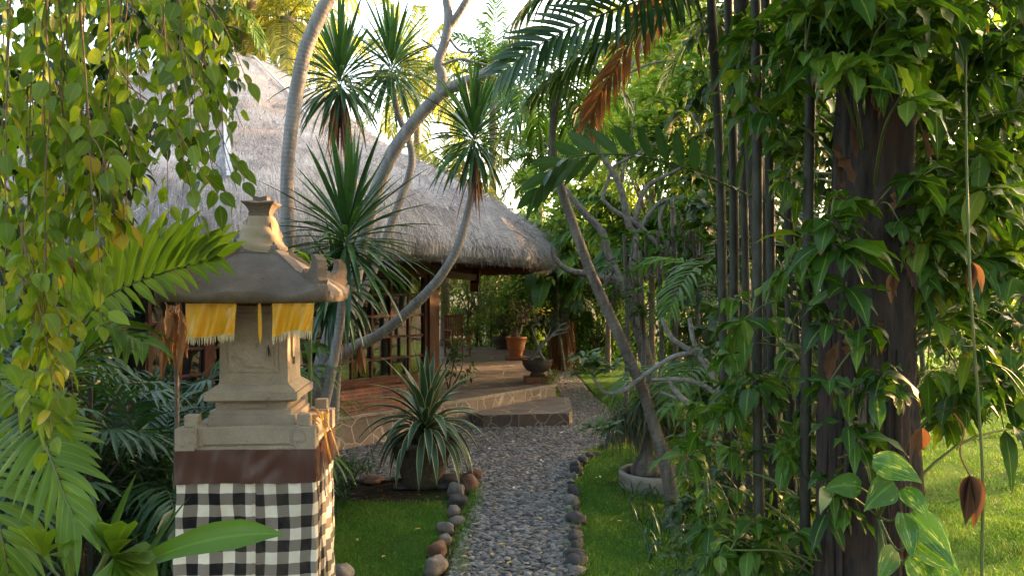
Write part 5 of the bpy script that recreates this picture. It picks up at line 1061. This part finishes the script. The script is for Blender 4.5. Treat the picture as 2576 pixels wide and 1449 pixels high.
# dark feathery palm low in the centre right
bushpalm(2.2, 7.8, 16, 1.5, .42, .034, 2.6, .7, 'dark feathery palm whose fronds spread over the spiny shrub', 'palm', 1.1, None, els=(50, -5), name='areca_palm')
bushpalm(3.4, 8.6, 14, 1.6, .42, .034, 2.8, .45, 'tall dark feather palm behind the canes', 'palmdark', 1.1, None, name='areca_palm')
bushpalm(2.9, 9.6, 14, 1.6, .45, .034, 1.8, .45, 'feather palm standing behind the plumeria', 'palmdark', 1.1, None, name='areca_palm')
# pothos at the foot of the trunk
po = Thing('pothos_vine', (1.35, 2.8, 0), 'pothos with big yellow-green variegated leaves at the foot of the big trunk', 'plant'); m, s_ = MB(), MB()
for (u0, v0, u1, v1, wd_, ti) in [(2195, 1160, 2340, 1205, .115, .9), (2165, 1225, 2060, 1215, .10, .3), (2250, 1215, 2160, 1280, .12, .5), (2270, 1230, 2350, 1310, .09, .8), (2290, 1290, 2420, 1430, .13, .9), (2270, 1290, 2300, 1420, .09, .9), (2300, 1360, 2440, 1449, .12, .7), (2285, 1400, 2370, 1500, .12, .8), (2250, 1380, 2200, 1470, .09, .6), (2340, 1400, 2400, 1510, .1, .7), (2080, 1230, 2060, 1290, .06, .3)]:
    a, b = W(u0, v0, 2.68), W(u1, v1, 2.60+rnd(-.05, .05)); ribbons(m, [a], [nrm(b-a)+np.array([0, 0, .12])], np.linalg.norm(b-a)*.92, wd_*.88, 'heart', 9, .3, .2, side=nrm(np.cross(b-a, [0, -1., .25])), tint=ti); tube(s_, [W(2210, 1300, 2.85), W((u0+2210)/2, v0+20, 2.75), a], [.005, .003], 5)
tube(s_, [(1.38, 2.85, 0), W(2215, 1400, 2.88), W(2210, 1290, 2.87), W(2190, 1100, 2.9)], [.01, .008], 7); po.part(m, 'leaves', M['pothos']); po.part(s_, 'stem', M['stem'])
# hanging vine with a dry leaf
hv = Thing('hanging_vine', W(2470, 1449, 2.6)*[1, 1, 0], 'thin straight vine stem hanging at the far right over the lawn', 'vine'); m = MB()
tube(m, [W(2475, 1600, 2.6), W(2470, 1449, 2.6), W(2472, 1200, 2.6), W(2460, 1000, 2.6), W(2440, 700, 2.6), W(2430, 300, 2.7), W(2430, -150, 2.8)], [.0055, .004], 7); hv.part(m, 'stem', M['stem'])
m = MB(); ribbons(m, [W(2440, 1195, 2.58)]*5, [(-.1, 0, -1), (.12, .1, -1), (-.25, -.1, -1), (.05, -.15, -1), (.22, 0, -1)], [.17, .19, .12, .16, .12], .06, 'ovate', 7, .1, .8, roll=rnd(-1.2, 1.2, 5), tint=rnd(0, .5, 5)); tube(m, WP([(2442, 1200), (2415, 1140), (2425, 1080), (2400, 1040)], 2.58), [.003], 5); single(m, 'dry_leaf', M['dead'], 'curled brown dead leaf hanging beside the vine stem on the right', 'leaf')
for (u, v) in ((2320, 1075), (2250, 680), (2445, 660)):
    m = MB(); ribbons(m, [W(u, v, 2.8)]*4, R.normal(0, .15, (4, 3))+[0, 0, -1], rnd(.08, .13, 4), .045, 'ovate', 6, .1, .7, roll=rnd(-1, 1, 4)); single(m, 'dry_leaf', M['dead'], {2320: 'bunch of curled brown leaves low on the right of the trunk', 2250: 'small curled brown leaves on the right side of the trunk at mid height', 2445: 'brown shrivelled leaves among the green leaves right of the trunk'}[u], 'leaf')

# ============================================================ BACKGROUND
def palm(base, h, nf, L, ll, lw, label, mat='palm', bark='palmbark', lean=(0, 0), r=.14, els=(75, -45), nl=26, droop=1.2, ldroop=1.0, group='tall palms behind the garden', tint=None):
    b = np.array([base[0], base[1], 0.]); t = Thing('coconut_palm', b, label, 'palm', group); m = MB(); top = b+[lean[0], lean[1], h]
    tube(m, [b, b+[lean[0]*.2, lean[1]*.2, h*.4], b+[lean[0]*.6, lean[1]*.6, h*.75], top], [r*1.3, r, r*.9, r*.8], 12, sm=8); t.part(m, 'trunk', M[bark])
    m = MB(); palm_crown(m, top, nf+4, L, ll, lw*1.7, nl+6, els, droop, ldroop, az0=rnd(0, 6), tint=tint); t.part(m, 'crown', [M[mat], M['stem']])
def at(u, d): return ((u-CX)/F*d, d)
palm(at(545, 21), 11.5, 18, 3.4, .85, .05, 'palm with pale ringed trunk behind the roof peak', 'palmsun', lean=(1.2, 0), r=.2)
palm(at(578, 24), 10.5, 18, 3.2, .85, .05, 'second pale trunk close to the roof peak', 'palmsun', lean=(.9, 0), r=.17)
palm(at(715, 20), 9.2, 14, 2.6, .85, .04, 'golden palm behind the right slope of the roof', 'palmsun', lean=(.1, 0), r=.22, tint=.6)
palm(at(470, 19), 9.5, 22, 2.8, .8, .05, 'green palm left of the roof peak', 'palm', r=.15)
palm(at(1050, 30), 10.4, 18, 3.2, .9, .055, 'distant palm behind the forked trunk', 'palmsun', r=.16)
palm(at(1240, 27), 9.6, 18, 2.8, .8, .05, 'distant palm above the paddle frond', 'palm', r=.15)
palm(at(1360, 26), 6.6, 18, 2.2, .7, .045, 'mid-height palm above the roof end', 'palm', r=.09)
palm(at(1120, 22), 5.0, 22, 1.9, .6, .045, 'low palm showing over the thatch in the middle', 'palmsun', r=.13)
palm(at(1700, 19), 7.8, 22, 2.7, .8, .05, 'pale yellow palm behind the brown dead frond', 'palmsun', r=.15, tint=.8)
palm(at(1560, 24), 8.4, 20, 2.8, .8, .05, 'green palm behind the bare plumeria limbs', 'palm', r=.14)
palm(at(1530, 19), 3.4, 16, 1.9, .6, .05, 'low feathery palm behind the bend of the path', 'palm', r=.06, els=(70, -10))
palm(at(1640, 14.5), 2.9, 16, 1.9, .6, .05, 'low feather palm right of the path bend', 'palm', r=.06, els=(70, -20))
palm(at(2700, 14), 4.2, 20, 2.4, .8, .05, 'bright sunlit palm beyond the right lawn', 'palmsun', r=.14, els=(75, -30))
palm(at(2450, 17), 3.4, 20, 2.4, .8, .05, 'sunlit low palm at the back of the right lawn', 'palm', r=.14, els=(75, -20), tint=.9)
palm(at(2950, 10), 3.0, 18, 2.2, .8, .05, 'palm just beyond the right picture edge', 'palm', r=.12, els=(75, -30), tint=.9)
GT = 'leafy trees closing the garden'
def tree(u, d, z, rx, rz, N, l, label, mat='bush', nc=60, tr=.05, spread=.22, wd=.5, ry=None, name='broadleaf_tree', cat='tree', tint=(.1, .9), n=2, prof='ovate', zb=0):
    x, y = at(u, d); t = Thing(name, (x, y, 0), label, cat, GT if cat == 'tree' else 'shrubs behind the terrace and path'); m = MB(); s_ = MB()
    clump_leaves(m, (x, y, z), (rx, ry or rx*.7, rz), N, l, l*wd, prof, nc, spread, n, .3, tint, twig=s_)
    tube(s_, [(x, y, 0), (x+rnd(-.2, .2), y, z*.5), (x, y, z)], [tr, tr*.7, tr*.3], 9)
    t.part(s_, 'trunk', M['plumbark']); t.part(m, 'crown', M[mat])
tree(1330, 25, 2.2, 2.2, 1.9, 5200, .2, 'shrub mass behind the desert rose pot', 'bright', cat='shrub', name='garden_shrub')
tree(1210, 24, 2.4, 1.6, 2.0, 4200, .18, 'green shrub behind the chair', 'bright', cat='shrub', name='garden_shrub')
tree(1480, 23, 2.0, 2.0, 2.0, 4200, .18, 'shrub at the far bend of the path', 'bright', cat='shrub', name='garden_shrub')
tree(1600, 20, 1.6, 1.8, 1.5, 3800, .16, 'shrub right of the far path', 'bush', cat='shrub', name='garden_shrub')
tree(1760, 17, 1.5, 1.8, 1.5, 3800, .16, 'shrub behind the spiny pale plant', 'bush', cat='shrub', name='garden_shrub')
tree(1900, 15, 1.6, 1.6, 1.6, 3600, .15, 'shrub behind the palm canes', 'figshade', cat='shrub', name='garden_shrub')
tree(1180, 20.6, 1.85, 1.0, .8, 4200, .09, 'fine-leaved feathery shrub behind the terrace edge', 'bright', cat='shrub', name='garden_shrub', wd=.18, spread=.4)
tree(1420, 19, 3.4, 1.3, 1.3, 2600, .24, 'pale green tree above the roof end', 'bright', nc=46)
tree(1640, 15, 4.4, 1.7, 1.7, 3600, .26, 'light green plumeria crown behind the bare limbs', 'bright', nc=60, wd=.35)
tree(1800, 13, 5.2, 1.8, 2.0, 4600, .24, 'leafy tree left of the canes at the top', 'bright', nc=70, wd=.35)
tree(1950, 12, 4.0, 2.0, 3.0, 5200, .22, 'dense tree behind the palm canes', 'bush', nc=80, wd=.4)
tree(2330, 13, 4.6, 2.4, 2.8, 4800, .22, 'dense tree behind the big trunk', 'bush', nc=80, wd=.4)
tree(2560, 11, 4.2, 1.8, 1.9, 3600, .2, 'bright backlit tree at the right edge', 'bright', nc=60, wd=.4)
tree(2300, 19, 1.6, 2.6, 1.7, 4000, .2, 'hedge shrub at the back of the right lawn', 'bright', cat='shrub', name='garden_shrub')
tree(2800, 18, 2.0, 2.6, 2.2, 4000, .2, 'sunlit shrub at the far right of the lawn', 'bright', cat='shrub', name='garden_shrub')
tree(1080, 27, 4.4, 3.0, 1.8, 4800, .22, 'green tree over the middle of the thatch', 'bright', nc=70)
tree(720, 19.5, 5.6, 1.1, .8, 1500, .26, 'bright yellow-green climber leaves on the golden palm', 'bright', nc=30, wd=.7)
tree(1280, 30, 3.2, 3.2, 2.0, 4200, .24, 'tree behind the end of the roof', 'bush', nc=80)
tree(1500, 32, 3.6, 3.4, 2.8, 5000, .26, 'tree closing the view beyond the path', 'bright', nc=90)
tree(1720, 28, 5.0, 3.4, 4.0, 6000, .26, 'tall tree beyond the plumeria', 'bush', nc=90)
tree(2000, 24, 5.0, 3.4, 4.4, 6000, .26, 'tall tree beyond the canes', 'figshade', nc=90)
tree(-300, 14, 3.0, 3.0, 3.4, 4200, .2, 'tree outside the left edge behind the fig', 'figshade', nc=70)
# off-frame trees that shade the garden from the low sun
for i, (x, y, z, r_) in enumerate([(8.5, 3.5, 4.2, 2.3), (7.5, .5, 4.0, 2.2), (7.0, -3.5, 4.5, 2.6), (7.8, 6.4, 3.6, 1.8), (-6, -1, 5, 2.6), (2, -5, 6, 2.6)]):
    u = (x/y*F+CX) if abs(y) > .1 else 0; t = Thing('shade_tree', (x, y, 0), ['broad tree off the right of the lawn',  'tree standing right of the camera', 'tree behind the camera to the right', 'round tree just outside the right edge of the lawn', 'tree left of the camera', 'tree behind the camera'][i], 'tree', GT); m = MB(); clump_leaves(m, (x, y, z), (r_, r_, r_*.9), 5200, .26, .13, nclump=60, spread=.2, n=2); tt_ = MB(); tube(tt_, [(x, y, 0), (x, y, z)], [.18, .1], 8); t.part(tt_, 'trunk', M['plumbark']); t.part(m, 'crown', M['bush'])
tree(2150, 17, 8.4, 2.8, 3.0, 5200, .26, 'tall shade tree rising behind the big trunk', 'bush', nc=80)  # added where it blocks the low sun from the thatch
tree(1390, 21.4, 1.3, 1.5, 1.25, 4200, .15, 'green shrub between the terrace end and the path', 'bush', cat='shrub', name='garden_shrub')
tree(1500, 20.4, 1.2, 1.2, 1.2, 3400, .14, 'shrub beside the far bend of the path', 'bush', cat='shrub', name='garden_shrub')
dk = Thing('dry_palm', (*at(1415, 19.4), 0), 'palm stump with a skirt of hanging brown dead fronds at the end of the path', 'palm'); m = MB(); n = 260; c = np.array([*at(1415, 19.4), 1.2]); az = rnd(0, 6.28, n)
ribbons(m, c+np.column_stack([np.cos(az)*.12, np.sin(az)*.12, rnd(-.5, .5, n)]), np.column_stack([np.cos(az)*.35, np.sin(az)*.35, -np.ones(n)]), rnd(.5, 1.1, n), .05, 'lance', 4, .2, .4); dk.part(m, 'dead_leaves', M['dead'])
m = MB(); tube(m, [(c[0], c[1], 0), (c[0], c[1], 2.2)], [.09, .07], 10); dk.part(m, 'trunk', M['brownbark']); m = MB(); palm_crown(m, c+[0, 0, .9], 16, 1.3, .5, .045, 20, (60, -30), 1.2, .8, n=2, tint=.4); dk.part(m, 'crown', [M['palmdark'], M['stem']])
# banana plants
def banana(u, d, h, n, L, label):
    x, y = at(u, d); t = Thing('banana_plant', (x, y, 0), label, 'plant', 'banana plants behind the house'); m = MB(); az = np.arange(n)*2.4+rnd(0, 6); el = rnd(.6, 1.35, n)
    ribbons(m, np.repeat([(x, y, h)], n, 0)+R.normal(0, .05, (n, 3)), np.column_stack([np.cos(el)*np.cos(az), np.cos(el)*np.sin(az), np.sin(el)]), L*rnd(.8, 1.15, n), L*.26, 'strap', 9, rnd(.8, 1.6, n), .35, tint=rnd(0, 1, n)); t.part(m, 'leaves', M['banana'])
    s_ = MB(); tube(s_, [(x, y, 0), (x, y, h+.1)], [.12, .07], 9); t.part(s_, 'stem', M['stem'])
banana(1395, 19.5, 2.2, 10, 1.9, 'banana plant just right of the roof end'); banana(1340, 22, 2.6, 10, 2.1, 'banana plant behind the roof end'); banana(1450, 21, 3.0, 9, 2.0, 'taller banana plant beyond the path'); banana(1700, 17, 2.6, 9, 1.8, 'banana plant behind the spiny shrub'); banana(1990, 8.6, 1.6, 8, 1.3, 'broad-leaved banana plant behind the canes')
ladypalm(*at(1235, 21.8), 1.9, 26, .6, 'fan palm behind the feathery shrub at the terrace', .6, 'palm', None); ladypalm(*at(1300, 22.5), 1.6, 26, .6, 'fan palm behind the desert rose', .5, 'palm', None); ladypalm(*at(1200, 22.2), 1.2, 20, .5, 'low fan palm behind the chair', .6, 'palm', None); ladypalm(*at(1150, 21.9), 1.4, 22, .55, 'fan palm behind the house corner', .5, 'palm', None)
# succulent shrubs with leaf whorls right of the plumeria
for i, (u, v, h) in enumerate([(1655, 640, 10), (1570, 650, 10.5), (1690, 560, 10), (1610, 690, 9.8), (1745, 610, 10.2)]):
    d = h; b = W(u, 1000, d)*[1, 1, 0]; t = Thing('whorled_shrub', b, ['dark-stemmed shrub with leaf whorls right of the plumeria', 'small whorled shrub under the plumeria limbs', 'tallest whorled shrub beside the twisting limbs', 'low whorled shrub behind the leaning palm', 'whorled shrub at the edge of the canes'][i], 'shrub', 'shrubs with whorled leaves'); m, s_ = MB(), MB(); top = W(u, v-60, d)
    tube(s_, [b, (b+top)/2+[.05, 0, 0], top], [.04, .025], 7)
    for k in range(9): q = W(u+rnd(-50, 50), v+rnd(-60, 110), d+rnd(-.3, .3)); rosette(m, q, (0, 0, 1), 20, .2, .04, 'paddle', .2); tube(s_, [q, q*[1, 1, 1]+[0, 0, -.25], (top+b*0+q)/2*[1, 1, .9]], [.015], 5)
    t.part(s_, 'stem', M['brownbark']); t.part(m, 'leaves', M['bush'])
# plant by the house corner
hb = Thing('leafy_sapling', G(1130, 985, tz), 'thin leafy sapling at the terrace edge beside the post', 'plant'); s_, m = MB(), MB()
for pts in ([(1128, 985), (1140, 920), (1155, 860)], [(1135, 980), (1160, 930), (1165, 880)], [(1130, 985), (1120, 930), (1135, 880)]): tube(s_, WP(pts, 11.6), [.015, .008], 5)
clump_leaves(m, W(1155, 905, 11.6), (.2, .15, .35), 130, .12, .045, nclump=22); hb.part(s_, 'stem', M['brownbark']); hb.part(m, 'leaves', M['bush'])
# undergrowth at the bed edges
ug = MB(); n = 900; X = rnd(.9, 2.6, n); Y = rnd(4.6, 9, n); k = X > .62+ (Y-5)*.06+.35; X, Y = X[k], Y[k]; n = len(X)
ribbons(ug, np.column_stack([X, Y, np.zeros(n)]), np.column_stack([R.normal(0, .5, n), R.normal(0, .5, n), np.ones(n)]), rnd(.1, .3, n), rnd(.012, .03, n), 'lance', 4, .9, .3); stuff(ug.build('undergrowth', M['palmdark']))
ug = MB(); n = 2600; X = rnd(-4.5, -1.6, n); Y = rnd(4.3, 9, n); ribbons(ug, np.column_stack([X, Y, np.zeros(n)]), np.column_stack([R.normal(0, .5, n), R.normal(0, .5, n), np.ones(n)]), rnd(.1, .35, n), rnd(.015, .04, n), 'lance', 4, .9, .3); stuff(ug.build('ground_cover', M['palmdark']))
ug = MB(); n = 5000; X = rnd(-3, 5, n); Y = rnd(22, 26, n); ribbons(ug, np.column_stack([X, Y, np.zeros(n)]), np.column_stack([R.normal(0, .5, n), R.normal(0, .5, n), np.ones(n)]), rnd(.2, .6, n), rnd(.03, .07, n), 'lance', 3, .9, .3); stuff(ug.build('ground_cover', M['palm']))
# fallen flowers and leaves
for i, (u, v) in enumerate([(1362, 1160), (1290, 1112), (1345, 1108), (1230, 1130), (1413, 1090), (1325, 1190), (1296, 1230), (1448, 1198), (1525, 1105), (1200, 1200), (1505, 1200), (1470, 1150)]):
    m = MB(); p = G(u, v, .02); rosette(m, p, (rnd(-.3, .3), rnd(-.3, .3), 1), 5, .028, .02, 'paddle', .35); single(m, 'fallen_flower', M['rattan'], 'small fallen white frangipani flower on the path or grass', 'flower', 'fallen white flowers')
for i, (u, v) in enumerate([(1215, 1330), (1250, 1370), (1235, 1390), (1185, 1350), (1400, 1430), (1290, 1410), (1180, 1420), (1350, 1300), (1160, 1400), (1250, 1280), (1550, 1310), (900, 1360), (960, 1400), (1060, 1330)]):
    m = MB(); p = G(u, v, .028); ribbons(m, [p], [(rnd(-1, 1), rnd(-1, 1), .1)], rnd(.05, .09), .025, 'lance', 3, .3, .3); single(m, 'fallen_leaf', M['yleaf'], 'fallen yellow leaf lying on the path or lawn', 'leaf', 'fallen yellow leaves')
